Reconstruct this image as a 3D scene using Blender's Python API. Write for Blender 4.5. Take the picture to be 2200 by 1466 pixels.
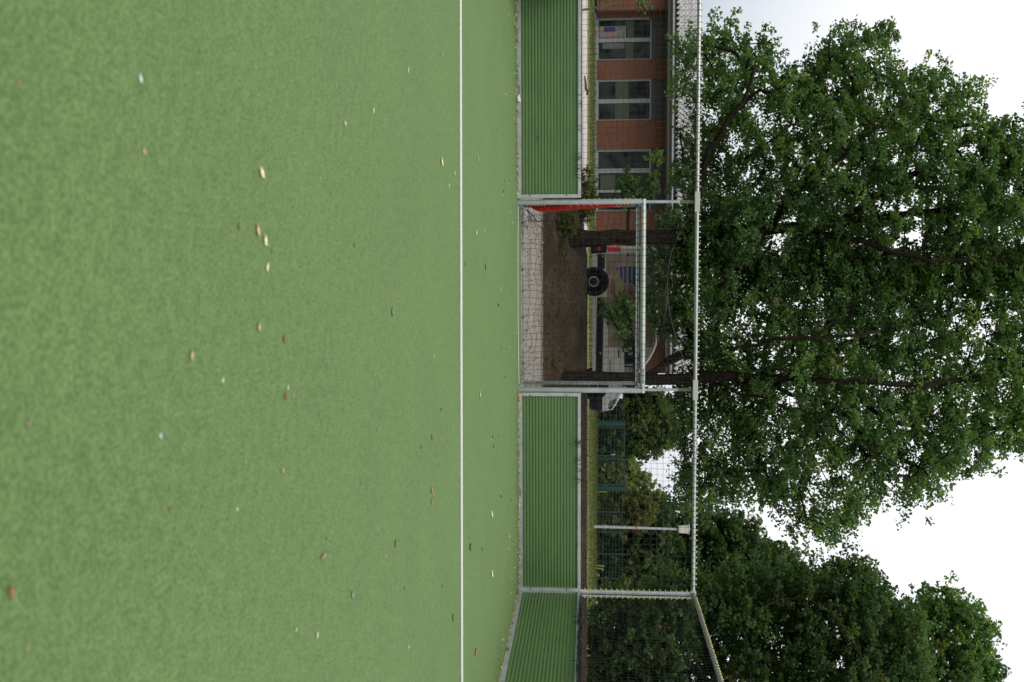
import bpy, math, random
import numpy as np
from mathutils import Matrix, Vector
R = math.radians
for o in list(bpy.data.objects): bpy.data.objects.remove(o)
SC = bpy.context.scene
COL = SC.collection

# ------------------------------------------------------------------ camera
CX, CH, YAW, PITCH, ROLL, FPX = -0.5731, 1.1742, 0.08018, -0.0775, 0.00199, 2139.3
D = 16.37
def _basis():
    f = np.array([math.sin(YAW)*math.cos(PITCH), math.cos(YAW)*math.cos(PITCH), math.sin(PITCH)])
    r = np.array([math.cos(YAW), -math.sin(YAW), 0.0]); u = np.cross(r, f)
    return r*math.cos(ROLL)+u*math.sin(ROLL), -r*math.sin(ROLL)+u*math.cos(ROLL), f
CR, CU, CF = _basis(); CP = np.array([CX, 0, CH])
cam = bpy.data.cameras.new('camera'); camo = bpy.data.objects.new('camera', cam); COL.objects.link(camo)
m = Matrix.Identity(4)                      # the photograph was taken with the camera turned on its side
for i in range(3):
    m[i][0] = CU[i]; m[i][1] = -CR[i]; m[i][2] = -CF[i]; m[i][3] = CP[i]
camo.matrix_world = m
cam.sensor_width = 36; cam.lens = FPX*36/2200; cam.clip_start = .1; cam.clip_end = 3000
cam.dof.use_dof = True; cam.dof.focus_distance = 17.5; cam.dof.aperture_fstop = 2.8
SC.camera = camo

# ------------------------------------------------------------------ sky, sun, exposure
W = bpy.data.worlds.new('World'); SC.world = W; W.use_nodes = True
SUN_EL, SUN_AZ = 52, 215
def world():
    nt = W.node_tree; nt.nodes.clear(); N = nt.nodes.new; L = nt.links.new
    out = N('ShaderNodeOutputWorld'); bg = N('ShaderNodeBackground'); bg.inputs[1].default_value = .12
    sky = N('ShaderNodeTexSky'); sky.sky_type = 'NISHITA'; sky.sun_disc = False
    sky.sun_elevation = R(SUN_EL); sky.sun_rotation = R(SUN_AZ); sky.dust_density = 3
    tc = N('ShaderNodeTexCoord'); sep = N('ShaderNodeSeparateXYZ'); L(tc.outputs['Generated'], sep.inputs[0])
    no = N('ShaderNodeTexNoise'); no.inputs['Scale'].default_value = 2.2; no.inputs['Detail'].default_value = 6
    mp = N('ShaderNodeMapping'); mp.inputs['Scale'].default_value = (1, 1, 2.5)
    L(tc.outputs['Generated'], mp.inputs[0]); L(mp.outputs[0], no.inputs['Vector'])
    # cloud deck: grey-blue near the horizon, brighter with height
    el = N('ShaderNodeMapRange'); el.inputs[1].default_value = .07; el.inputs[2].default_value = .26
    el.inputs[3].default_value = 0; el.inputs[4].default_value = 1; L(sep.outputs[2], el.inputs[0])
    xr = N('ShaderNodeMapRange'); xr.inputs[1].default_value = -.26; xr.inputs[2].default_value = .12
    xr.inputs[3].default_value = -.1; xr.inputs[4].default_value = .55; L(sep.outputs[0], xr.inputs[0])
    ad = N('ShaderNodeMath'); ad.operation = 'ADD'; L(el.outputs[0], ad.inputs[0]); L(xr.outputs[0], ad.inputs[1])
    a2 = N('ShaderNodeMath'); a2.operation = 'MULTIPLY_ADD'; a2.inputs[1].default_value = .35; a2.inputs[2].default_value = -.17
    L(no.outputs[0], a2.inputs[0])
    a3 = N('ShaderNodeMath'); a3.operation = 'ADD'; L(ad.outputs[0], a3.inputs[0]); L(a2.outputs[0], a3.inputs[1])
    cr = N('ShaderNodeValToRGB'); cr.color_ramp.elements[0].position = 0; cr.color_ramp.elements[0].color = (.50, .545, .60, 1)
    cr.color_ramp.elements[1].position = 1; cr.color_ramp.elements[1].color = (1, 1, 1, 1)
    L(a3.outputs[0], cr.inputs[0])
    sc = N('ShaderNodeMixRGB'); sc.blend_type = 'MULTIPLY'; sc.inputs[0].default_value = 1
    sc.inputs[2].default_value = (9.6, 9.7, 9.9, 1); L(cr.outputs[0], sc.inputs[1])
    mx = N('ShaderNodeMixRGB'); mx.inputs[0].default_value = .92; L(sky.outputs[0], mx.inputs[1]); L(sc.outputs[0], mx.inputs[2])
    L(mx.outputs[0], bg.inputs[0]); L(bg.outputs[0], out.inputs[0])
world()
sl = bpy.data.lights.new('sun', 'SUN'); sl.energy = 1.1; sl.angle = R(22); sl.color = (1, .96, .9)
so = bpy.data.objects.new('sun', sl); COL.objects.link(so)
az = R(SUN_AZ); sd = Vector((math.sin(az)*math.cos(R(SUN_EL)), math.cos(az)*math.cos(R(SUN_EL)), math.sin(R(SUN_EL))))
so.rotation_euler = sd.to_track_quat('Z', 'Y').to_euler()
SC.view_settings.view_transform = 'Standard'; SC.view_settings.look = 'None'
SC.view_settings.exposure = 0.0; SC.view_settings.gamma = 1
SC.render.engine = 'CYCLES'
SC.cycles.max_bounces = 8; SC.cycles.transparent_max_bounces = 8

# ------------------------------------------------------------------ helpers
def at(v, u, Y):
    """world point at depth Y seen at photo x=v, y=u (used once, to turn measurements into metres)"""
    d = CF*FPX + CR*(u-733) + CU*(v-1100)
    t = Y/d[1]
    return CP + d*t
def atg(v, u, z=0.0):
    d = CF*FPX + CR*(u-733) + CU*(v-1100)
    return CP + d*((z-CH)/d[2])
def tag(o, label=None, cat=None, group=None, kind=None):
    if label: o['label'] = label
    if cat: o['category'] = cat
    if group: o['group'] = group
    if kind: o['kind'] = kind
    return o
def empty(name, loc, label, cat, group=None):
    o = bpy.data.objects.new(name, None); COL.objects.link(o); o.location = loc; o.empty_display_size = .1
    return tag(o, label, cat, group)
def par(o, p):
    if p is not None:
        o.parent = p
        if p.parent is None: o.matrix_parent_inverse = Matrix.Translation(p.location).inverted()   # parts are built in world metres
    return o
def npmesh(name, V, F, mat, parent=None, smooth=False, fattr=None, mats=None, fmi=None):
    """V (n,3); F list of arrays (k,nv)"""
    V = np.asarray(V, np.float32)
    me = bpy.data.meshes.new(name)
    Fs = [np.asarray(f, np.int32) for f in F if len(f)]
    me.vertices.add(len(V)); me.vertices.foreach_set('co', V.ravel())
    tot = np.concatenate([np.full(len(f), f.shape[1], np.int32) for f in Fs])
    li = np.concatenate([f.ravel() for f in Fs])
    st = np.concatenate([[0], np.cumsum(tot)[:-1]]).astype(np.int32)
    me.loops.add(len(li)); me.loops.foreach_set('vertex_index', li)
    me.polygons.add(len(tot)); me.polygons.foreach_set('loop_start', st); me.polygons.foreach_set('loop_total', tot)
    if smooth: me.polygons.foreach_set('use_smooth', np.ones(len(tot), bool))
    if mats:
        for q in mats: me.materials.append(q)
        me.polygons.foreach_set('material_index', np.asarray(fmi, np.int32))
    else: me.materials.append(mat)
    if fattr is not None:
        a = me.attributes.new('tint', 'FLOAT', 'FACE'); a.data.foreach_set('value', np.asarray(fattr, np.float32))
    me.update(calc_edges=True); me.validate()
    o = bpy.data.objects.new(name, me); COL.objects.link(o)
    return par(o, parent)
class MB:
    def __init__(s): s.v = []; s.f = []; s.n = 0
    def add(s, V, F):
        for f in F: s.f.append(tuple(i+s.n for i in f))
        s.v += [tuple(p) for p in V]; s.n += len(V); return s
    def box(s, a, b, bev=0):
        x0, y0, z0 = a; x1, y1, z1 = b
        if bev:
            # chamfered box along its longest edges
            pts = []
            for z in (z0, z0+bev, z1-bev, z1):
                i = bev if z in (z0, z1) else 0
                pts += [(x0+i+bev*.0, y0+bev+i*.5, z), (x0+bev+i*.5, y0+i, z), (x1-bev-i*.5, y0+i, z), (x1-i, y0+bev+i*.5, z),
                        (x1-i, y1-bev-i*.5, z), (x1-bev-i*.5, y1-i, z), (x0+bev+i*.5, y1-i, z), (x0+i, y1-bev-i*.5, z)]
            F = [tuple(reversed(range(8))), tuple(range(24, 32))]
            for k in range(3):
                for i in range(8): F.append((k*8+i, k*8+(i+1) % 8, (k+1)*8+(i+1) % 8, (k+1)*8+i))
            return s.add(pts, F)
        V = [(x0,y0,z0),(x1,y0,z0),(x1,y1,z0),(x0,y1,z0),(x0,y0,z1),(x1,y0,z1),(x1,y1,z1),(x0,y1,z1)]
        return s.add(V, [(0,3,2,1),(4,5,6,7),(0,1,5,4),(1,2,6,5),(2,3,7,6),(3,0,4,7)])
    def obox(s, c, ax, ay, az):
        c, ax, ay, az = map(np.array, (c, ax, ay, az)); V = []
        for k in (-1, 1):
            for i, j in ((-1,-1),(1,-1),(1,1),(-1,1)): V.append(c+ax*i+ay*j+az*k)
        return s.add(V, [(0,3,2,1),(4,5,6,7),(0,1,5,4),(1,2,6,5),(2,3,7,6),(3,0,4,7)])
    def tube(s, pts, r, n=12, cap=True):
        pts = [np.array(p, float) for p in pts]; rs = r if hasattr(r, '__len__') else [r]*len(pts)
        T = []
        for i in range(len(pts)):
            a = pts[max(0, i-1)]; b = pts[min(len(pts)-1, i+1)]; t = b-a; T.append(t/ (np.linalg.norm(t)+1e-9))
        ref = np.array([0, 0, 1.]) if abs(T[0][2]) < .9 else np.array([0, 1., 0]); V = []
        for p, t, rr in zip(pts, T, rs):
            x = np.cross(ref, t); x /= np.linalg.norm(x)+1e-9; y = np.cross(t, x)
            for k in range(n):
                a = 2*math.pi*(k+.5)/n; V.append(p+x*math.cos(a)*rr+y*math.sin(a)*rr)
        F = []
        for i in range(len(pts)-1):
            for k in range(n): F.append((i*n+k, i*n+(k+1) % n, (i+1)*n+(k+1) % n, (i+1)*n+k))
        if cap: F += [tuple(reversed(range(n))), tuple(range((len(pts)-1)*n, len(pts)*n))]
        return s.add(V, F)
    def poly(s, pts, th, axis):
        """closed outline pts extruded by vector axis*th"""
        n = len(pts); a = np.array(axis, float)*th; P = [np.array(p, float) for p in pts]
        V = P+[p+a for p in P]
        F = [tuple(range(n)), tuple(reversed(range(n, 2*n)))]+[((i+1) % n, i, n+i, n+(i+1) % n) for i in range(n)]
        return s.add(V, F)
    def build(s, name, mat, parent=None, smooth=False):
        me = bpy.data.meshes.new(name); me.from_pydata([tuple(map(float, p)) for p in s.v], [], s.f)
        me.materials.append(mat)
        if smooth:
            me.polygons.foreach_set('use_smooth', [len(p.vertices) <= 4 for p in me.polygons])
            try: me.set_sharp_from_angle(angle=R(50))
            except Exception: pass
        me.update(); o = bpy.data.objects.new(name, me); COL.objects.link(o)
        return par(o, parent)
def copyo(o, parent, delta):
    c = o.copy(); COL.objects.link(c); c.parent = parent
    c.matrix_parent_inverse = o.matrix_parent_inverse.copy() if parent is o.parent else Matrix.Translation(parent.location).inverted()
    c.location = Vector(o.location)+Vector(delta); return c

# ------------------------------------------------------------------ materials
def mat(name, col, rough=.6, metal=0, spec=.5, var=0, vscale=5, bump=0, bscale=50, vec='Object', col2=None, stretch=None, trans=0, detail=4):
    m = bpy.data.materials.new(name); m.use_nodes = True; nt = m.node_tree; N = nt.nodes.new; L = nt.links.new
    b = nt.nodes['Principled BSDF']; b.inputs['Roughness'].default_value = rough; b.inputs['Metallic'].default_value = metal
    b.inputs['Specular IOR Level'].default_value = spec
    c = (*col, 1); b.inputs['Base Color'].default_value = c
    if var or bump or col2:
        tc = N('ShaderNodeTexCoord'); mp = N('ShaderNodeMapping'); L(tc.outputs[vec], mp.inputs[0])
        if stretch: mp.inputs['Scale'].default_value = stretch
    if var or col2:
        n = N('ShaderNodeTexNoise'); n.inputs['Scale'].default_value = vscale; n.inputs['Detail'].default_value = detail; L(mp.outputs[0], n.inputs['Vector'])
        cr = N('ShaderNodeValToRGB'); e = cr.color_ramp.elements
        e[0].position = .33; e[1].position = .67
        e[0].color = tuple(x*(1-var) for x in col)+(1,); e[1].color = (tuple(col2) if col2 else tuple(min(1, x*(1+var)) for x in col))+(1,)
        L(n.outputs[0], cr.inputs[0]); L(cr.outputs[0], b.inputs['Base Color'])
    if bump:
        n2 = N('ShaderNodeTexNoise'); n2.inputs['Scale'].default_value = bscale; n2.inputs['Detail'].default_value = 4; L(mp.outputs[0], n2.inputs['Vector'])
        bp = N('ShaderNodeBump'); bp.inputs['Strength'].default_value = bump; bp.inputs['Distance'].default_value = .02
        L(n2.outputs[0], bp.inputs['Height']); L(bp.outputs[0], b.inputs['Normal'])
    return m
M = {}
M['alu'] = mat('aluminium', (.46, .49, .49), .34, .7, .5, var=.12, vscale=6, bump=.05, bscale=80)
M['galv'] = mat('galvanised', (.43, .46, .46), .5, .4, .5, var=.15, vscale=9, bump=.05, bscale=60)
M['sleeve'] = mat('sleeve_grey', (.48, .49, .48), .7, .1, .4, var=.06, vscale=30)
M['dullpost'] = mat('weathered_tube', (.17, .20, .15), .7, .1, .4, var=.15, vscale=14)
M['board'] = mat('board_green', (.100, .184, .067), .38, 0, .5, var=.08, vscale=2.5, stretch=(1, 1, 4))
M['cord'] = mat('black_cord', (.018, .02, .022), .8)
M['whitecord'] = mat('white_cord', (.55, .55, .52), .7)
M['greycord'] = mat('grey_cord', (.16, .16, .155), .8)
M['hook'] = mat('yellow_plastic', (.72, .62, .16), .5)
M['hookp'] = mat('pale_plastic', (.62, .56, .38), .5)
M['screw'] = mat('screw_dark', (.05, .05, .05), .5, .5)
M['whitepaint'] = mat('line_white', (.62, .65, .57), .8, var=.12, vscale=60, bump=.4, bscale=160)
M['red'] = mat('red_net', (.50, .03, .022), .8, 0, .2, var=.6, vscale=45, bump=.9, bscale=60)
M['brickgrey'] = mat('plinth_grey', (.30, .30, .29), .8, var=.1)
M['frame'] = mat('window_frame', (.23, .245, .24), .6)
M['panel'] = mat('dark_panel', (.045, .045, .042), .6)
M['fascia'] = mat('fascia', (.06, .06, .055), .6)
M['gutter'] = mat('gutter', (.25, .26, .26), .5, .3)
M['black'] = mat('black_plastic', (.007, .009, .012), .6, 0, .25)
M['rubber'] = mat('tyre_rubber', (.006, .006, .007), .9, 0, .15, bump=.2)
M['rim'] = mat('rim_steel', (.012, .012, .012), .7, 0, .2)
M['rimring'] = mat('rim_ring', (.40, .42, .40), .4, .4)
M['vanwhite'] = mat('van_white', (.52, .50, .45), .28, 0, .5, var=.03, vscale=3)
M['vanbeige'] = mat('van_print_beige', (.28, .20, .145), .35, 0, .3, var=.3, vscale=2.6, col2=(.40, .32, .25))
M['vanpink'] = mat('van_print_brown', (.22, .075, .045), .35, var=.3, vscale=7)
M['vanyellow'] = mat('van_print_yellow', (.30, .23, .07), .35, var=.3, vscale=8)
M['vandark'] = mat('van_print_dark', (.13, .10, .085), .35, var=.3, vscale=5)  # dark brown shapes of the side print
M['vangreen'] = mat('van_stripe_green', (.05, .25, .08), .4)
M['redlens'] = mat('red_lens', (.6, .01, .015), .15, bump=.3, bscale=40)
M['orange'] = mat('orange_lens', (.75, .16, .02), .3)
M['fencegreen'] = mat('fence_green', (.006, .040, .030), .5)
M['wire'] = mat('fence_wire', (.045, .095, .075), .5)
M['lampgrey'] = mat('lamp_grey', (.42, .43, .46), .6, var=.1)
M['lampwhite'] = mat('lamp_white', (.62, .60, .54), .5)
M['redband'] = mat('red_band', (.65, .02, .02), .5)
M['lime'] = mat('lime_paint', (.17, .28, .05), .5)
M['mossy'] = mat('mossy_wood', (.10, .09, .05), .9, col2=(.10, .16, .06), vscale=8, var=.2)
M['deadwood'] = mat('dead_wood', (.12, .07, .045), .9, var=.3)
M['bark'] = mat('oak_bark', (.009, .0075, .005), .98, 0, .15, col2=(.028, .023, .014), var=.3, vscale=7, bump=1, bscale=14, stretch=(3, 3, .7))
M['barkred'] = mat('pine_bark', (.07, .04, .03), .95, var=.4, vscale=8, bump=1, bscale=14, stretch=(3, 3, .6))
M['paperwhite'] = mat('litter_white', (.75, .73, .72), .7)
M['sponge'] = mat('orange_foam', (.50, .25, .17), .9, var=.2, vscale=40)
M['tealglass'] = mat('teal_plastic', (.10, .22, .20), .3)

def glassmat(name, c1, c2, scale):
    m = mat(name, c1, .10, 0, .12, var=.3, col2=c2, vscale=scale, detail=3); return m
M['glass'] = glassmat('window_glass', (.001, .002, .002), (.034, .048, .040), 1.5)  # green mottling painted into the glass colour suggests reflected trees
M['carglass'] = mat('car_glass', (.02, .035, .03), .05, 0, .8)

def turfmat():
    m = bpy.data.materials.new('turf'); m.use_nodes = True; nt = m.node_tree; N = nt.nodes.new; L = nt.links.new
    b = nt.nodes['Principled BSDF']; b.inputs['Roughness'].default_value = .75; b.inputs['Specular IOR Level'].default_value = .25
    b.inputs['Sheen Weight'].default_value = .10; b.inputs['Sheen Roughness'].default_value = .5; b.inputs['Sheen Tint'].default_value = (.8, .95, .7, 1)
    tc = N('ShaderNodeTexCoord'); 
    def noise(s, d, rot=0):
        n = N('ShaderNodeTexNoise'); n.inputs['Scale'].default_value = s; n.inputs['Detail'].default_value = d
        mp = N('ShaderNodeMapping'); mp.inputs['Rotation'].default_value = (0, 0, rot); L(tc.outputs['Object'], mp.inputs[0]); L(mp.outputs[0], n.inputs['Vector']); return n
    def ramp(src, p0, c0, p1, c1):
        r = N('ShaderNodeValToRGB'); e = r.color_ramp.elements; e[0].position = p0; e[0].color = (*c0, 1); e[1].position = p1; e[1].color = (*c1, 1); L(src, r.inputs[0]); return r
    n1 = noise(75, 4); r1 = ramp(n1.outputs[0], .41, (.080, .152, .037), .59, (.150, .246, .074))
    n2 = noise(1.3, 3, .7); r2 = ramp(n2.outputs[0], .3, (.94, .95, .96), .7, (1.05, 1.04, 1.03))
    mx = N('ShaderNodeMixRGB'); mx.blend_type = 'MULTIPLY'; mx.inputs[0].default_value = 1; L(r1.outputs[0], mx.inputs[1]); L(r2.outputs[0], mx.inputs[2])
    n3 = noise(260, 2, 1.2); r3 = ramp(n3.outputs[0], .66, (0, 0, 0), .74, (1, 1, 1))     # dry yellow-brown fibres
    mx2 = N('ShaderNodeMixRGB'); L(r3.outputs[0], mx2.inputs[0]); L(mx.outputs[0], mx2.inputs[1]); mx2.inputs[2].default_value = (.22, .22, .09, 1)
    n4 = noise(17, 4, .4); r4 = ramp(n4.outputs[0], .33, (.83, .86, .81), .67, (1.14, 1.11, 1.15))
    mx3 = N('ShaderNodeMixRGB'); mx3.blend_type = 'MULTIPLY'; mx3.inputs[0].default_value = 1; L(mx2.outputs[0], mx3.inputs[1]); L(r4.outputs[0], mx3.inputs[2])
    L(mx3.outputs[0], b.inputs['Base Color'])
    bp = N('ShaderNodeBump'); bp.inputs['Strength'].default_value = .9; bp.inputs['Distance'].default_value = .012; L(n1.outputs[0], bp.inputs['Height']); L(bp.outputs[0], b.inputs['Normal'])
    return m
M['turf'] = turfmat()
def groundmat(name, cols, sc=(1.2, 9, 60), bump=.6):
    """three-scale mottled ground: cols = dark, mid, light"""
    m = bpy.data.materials.new(name); m.use_nodes = True; nt = m.node_tree; N = nt.nodes.new; L = nt.links.new
    b = nt.nodes['Principled BSDF']; b.inputs['Roughness'].default_value = .9; b.inputs['Specular IOR Level'].default_value = .2
    tc = N('ShaderNodeTexCoord'); last = None
    ns = []
    for s in sc:
        n = N('ShaderNodeTexNoise'); n.inputs['Scale'].default_value = s; n.inputs['Detail'].default_value = 5; L(tc.outputs['Object'], n.inputs['Vector']); ns.append(n)
    a = N('ShaderNodeMath'); a.operation = 'ADD'; L(ns[0].outputs[0], a.inputs[0]); L(ns[1].outputs[0], a.inputs[1])
    c = N('ShaderNodeMath'); c.operation = 'ADD'; L(a.outputs[0], c.inputs[0]); L(ns[2].outputs[0], c.inputs[1])
    d = N('ShaderNodeMath'); d.operation = 'DIVIDE'; d.inputs[1].default_value = 3; L(c.outputs[0], d.inputs[0])
    r = N('ShaderNodeValToRGB'); e = r.color_ramp.elements; e[0].position = .38; e[0].color = (*cols[0], 1); e[1].position = .62; e[1].color = (*cols[2], 1)
    k = r.color_ramp.elements.new(.5); k.color = (*cols[1], 1); L(d.outputs[0], r.inputs[0]); L(r.outputs[0], b.inputs['Base Color'])
    bp = N('ShaderNodeBump'); bp.inputs['Strength'].default_value = bump; bp.inputs['Distance'].default_value = .03; L(ns[2].outputs[0], bp.inputs['Height']); L(bp.outputs[0], b.inputs['Normal'])
    return m
M['soil'] = groundmat('bank_soil', ((.020, .014, .008), (.042, .030, .018), (.080, .060, .038)), (1.5, 12, 45), 1)
M['kerbstone'] = groundmat('kerbstone', ((.10, .09, .07), (.17, .155, .125), (.25, .23, .19)), (2, 10, 60), .5)
M['lot'] = groundmat('lot_concrete', ((.42, .39, .34), (.50, .47, .42), (.58, .55, .50)), (.6, 5, 40), .2)
M['paving'] = groundmat('paving', ((.19, .175, .15), (.25, .23, .20), (.33, .305, .27)), (1.0, 8, 70), .3)
M['grass'] = groundmat('lawn', ((.08, .095, .03), (.13, .145, .045), (.22, .21, .09)), (1.0, 6, 50), 1)
M['leafstrip'] = groundmat('leaf_strip', ((.08, .07, .025), (.15, .13, .045), (.21, .20, .075)), (1, 6, 40), 1)
M['field'] = groundmat('ground', ((.05, .07, .03), (.09, .10, .05), (.14, .13, .07)), (.2, 2, 30), .6)

def brickmat():
    m = bpy.data.materials.new('red_brick'); m.use_nodes = True; nt = m.node_tree; N = nt.nodes.new; L = nt.links.new
    b = nt.nodes['Principled BSDF']; b.inputs['Roughness'].default_value = .85
    tc = N('ShaderNodeTexCoord'); mp = N('ShaderNodeMapping'); mp.inputs['Rotation'].default_value = (R(90), 0, 0)
    sp = N('ShaderNodeSeparateXYZ'); cb = N('ShaderNodeCombineXYZ'); L(tc.outputs['Object'], sp.inputs[0])
    ad = N('ShaderNodeMath'); ad.operation = 'ADD'; L(sp.outputs[0], ad.inputs[0]); L(sp.outputs[1], ad.inputs[1])
    L(ad.outputs[0], cb.inputs[0]); L(sp.outputs[2], cb.inputs[1])
    br = N('ShaderNodeTexBrick'); br.inputs['Scale'].default_value = 1; br.inputs['Brick Width'].default_value = .25; br.inputs['Row Height'].default_value = .083
    br.inputs['Mortar Size'].default_value = .009; br.inputs['Color1'].default_value = (.185, .060, .027, 1); br.inputs['Color2'].default_value = (.125, .045, .023, 1)
    br.inputs['Mortar'].default_value = (.085, .060, .045, 1); br.inputs['Bias'].default_value = -.1; L(cb.outputs[0], br.inputs['Vector'])
    b2 = N('ShaderNodeTexBrick'); b2.inputs['Scale'].default_value = 1; b2.inputs['Brick Width'].default_value = .25; b2.inputs['Row Height'].default_value = .083
    b2.inputs['Mortar Size'].default_value = .009; b2.inputs['Color1'].default_value = (1, 1, 1, 1); b2.inputs['Color2'].default_value = (.06, .08, .08, 1); b2.inputs['Mortar'].default_value = (1, 1, 1, 1); b2.inputs['Bias'].default_value = -.72
    L(cb.outputs[0], b2.inputs['Vector'])
    mx = N('ShaderNodeMixRGB'); mx.blend_type = 'MULTIPLY'; mx.inputs[0].default_value = .8; L(br.outputs[0], mx.inputs[1]); L(b2.outputs[0], mx.inputs[2]); L(mx.outputs[0], b.inputs['Base Color'])
    return m
M['brick'] = brickmat()
M['tile'] = mat('roof_tile', (.40, .39, .38), .45, 0, .5, var=.35, vscale=4)
M['tileshade'] = mat('tile_gap_shade', (.085, .085, .08), .9)  # painted shade for the gaps and steps between roof tiles

def leafmat(name, cols, trans=.48, rough=.45):
    m = bpy.data.materials.new(name); m.use_nodes = True; nt = m.node_tree; N = nt.nodes.new; L = nt.links.new
    b = nt.nodes['Principled BSDF']; b.inputs['Roughness'].default_value = rough; b.inputs['Specular IOR Level'].default_value = .35
    at_ = N('ShaderNodeAttribute'); at_.attribute_name = 'tint'; r = N('ShaderNodeValToRGB'); e = r.color_ramp.elements
    e[0].position = 0; e[0].color = (*cols[0], 1); e[1].position = 1; e[1].color = (*cols[-1], 1)
    for i, c in enumerate(cols[1:-1]):
        k = r.color_ramp.elements.new((i+1)/(len(cols)-1)); k.color = (*c, 1)
    L(at_.outputs['Fac'], r.inputs[0]); L(r.outputs[0], b.inputs['Base Color'])
    t = N('ShaderNodeBsdfTranslucent'); g = N('ShaderNodeMixRGB'); g.blend_type = 'MULTIPLY'; g.inputs[0].default_value = 1; g.inputs[2].default_value = (1.5, 1.7, .7, 1)
    L(r.outputs[0], g.inputs[1]); L(g.outputs[0], t.inputs[0])
    mx = N('ShaderNodeMixShader'); mx.inputs[0].default_value = trans; L(b.outputs[0], mx.inputs[1]); L(t.outputs[0], mx.inputs[2])
    L(mx.outputs[0], nt.nodes['Material Output'].inputs[0]); return m
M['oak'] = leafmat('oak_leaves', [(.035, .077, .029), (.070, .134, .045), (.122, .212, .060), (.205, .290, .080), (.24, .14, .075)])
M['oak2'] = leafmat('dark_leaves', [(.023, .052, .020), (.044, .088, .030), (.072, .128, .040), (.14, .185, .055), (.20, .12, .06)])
M['willow'] = leafmat('willow_leaves', [(.09, .13, .045), (.14, .18, .06), (.20, .23, .07), (.25, .26, .10)])
M['bush'] = leafmat('bush_leaves', [(.018, .034, .014), (.035, .06, .02), (.07, .11, .03), (.13, .17, .04), (.34, .15, .05)])
M['olive'] = leafmat('olive_leaves', [(.05, .075, .022), (.08, .10, .028), (.13, .12, .028), (.10, .13, .04)])
M['weed'] = leafmat('weed_leaves', [(.05, .06, .02), (.10, .09, .03), (.09, .12, .03), (.22, .16, .06)])
M['litter'] = leafmat('dry_leaves', [(.12, .06, .03), (.26, .15, .06), (.42, .30, .14), (.55, .48, .30)], .15, .7)
M['darklitter'] = leafmat('brown_leaves', [(.04, .028, .018), (.085, .06, .035), (.15, .11, .065), (.26, .21, .13)], .1, .8)
M['lawnblade'] = leafmat('lawn_blades', [(.05, .08, .02), (.09, .12, .035), (.16, .17, .06), (.24, .20, .10)])

rng = np.random.default_rng(7)
# ------------------------------------------------------------------ setting: ground
def sheet(name, x0, x1, ys, zf, mt, nx=2, kind='structure'):
    xs = np.linspace(x0, x1, nx); V = []
    for y in ys:
        for x in xs: V.append((x, y, zf(x, y)))
    F = []
    for j in range(len(ys)-1):
        for i in range(nx-1):
            a = j*nx+i; F.append((a, a+1, a+nx+1, a+nx))
    o = npmesh(name, V, [F], mt, smooth=True); return tag(o, kind=kind)
XC = 4.958
sheet('ground', -900, 900, [-300, 70, 1500], lambda x, y: -.06 if y < 60 else -.06, M['field'])
sheet('turf', -XC-.06, XC+.06, [-8, D+.02], lambda x, y: 0, M['turf'])
sheet('turf', -1.6, 1.6, [D+.0205, D+.72], lambda x, y: 0, M['turf'])
sheet('pavement', -40, 40, [D+.021, 25.5], lambda x, y: -.012, M['paving'])
sheet('kerb', -40, 40, [24.75, 25.1, 25.42], lambda x, y: -.006, M['kerbstone'])
def crest(x): 
    t = min(1, max(0, (x+2.5)/1.9)); t = t*t*(3-2*t); return .90+.215*t
def bankz(x, y):
    c = crest(x); t = (y-25.4)/2.4
    if t <= 0: return -.01
    if t < 1:
        s = t**.9; return c*s+.03*math.sin(x*2.1+y*3)*math.sin(x*.7+1)*(1-t)*t*4
    zl = lotz(y); k = min(1, (y-27.8)/.6); return c*(1-k)+zl*k - .004
def lotz(y): return .955+(y-28)*.0062
bys = list(np.linspace(25.38, 28.4, 26))
bank = sheet('bank', -30, 40, bys, bankz, M['soil'], 240)
sheet('lot', -60, 60, [28.2, 46], lambda x, y: lotz(y)+.003, M['lot'])
def vergez(y):
    if y < 46.5: return lotz(46)+.06*(y-46)/.5+.004
    if y < 49.5: return 1.13
    return 1.13+(y-49.5)/(57.5-49.5)*.30
sheet('leaf_strip', -60, 60, [46, 46.5, 49.5], lambda x, y: vergez(y)+.005, M['leafstrip'])
sheet('lawn', -60, 80, [49.4, 52, 55, 57.5, 62, 100, 160], lambda x, y: vergez(min(y, 57.5))+.001*(y-57.5 if y > 57.5 else 0), M['grass'])
# penalty line
p0 = atg(989.0, 0); p1 = atg(992.0, 1466)
yl = (p0[1]+p1[1])/2
xs = np.linspace(-XC+.02, XC-.02, 900); j1 = rng.normal(0, .0035, 900); j2 = rng.normal(0, .0035, 900)
yl = p0[1]+(p1[1]-p0[1])*(xs-p0[0])/(p1[0]-p0[0])
V = np.concatenate([np.stack([xs, yl-.073+j1, np.full(900, .004)], 1), np.stack([xs, yl+.073+j2, np.full(900, .004)], 1)]); i = np.arange(899)
tag(npmesh('line_marking', V, [np.stack([i, i+1, i+901, i+900], 1)], M['whitepaint']), kind='structure')

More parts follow.
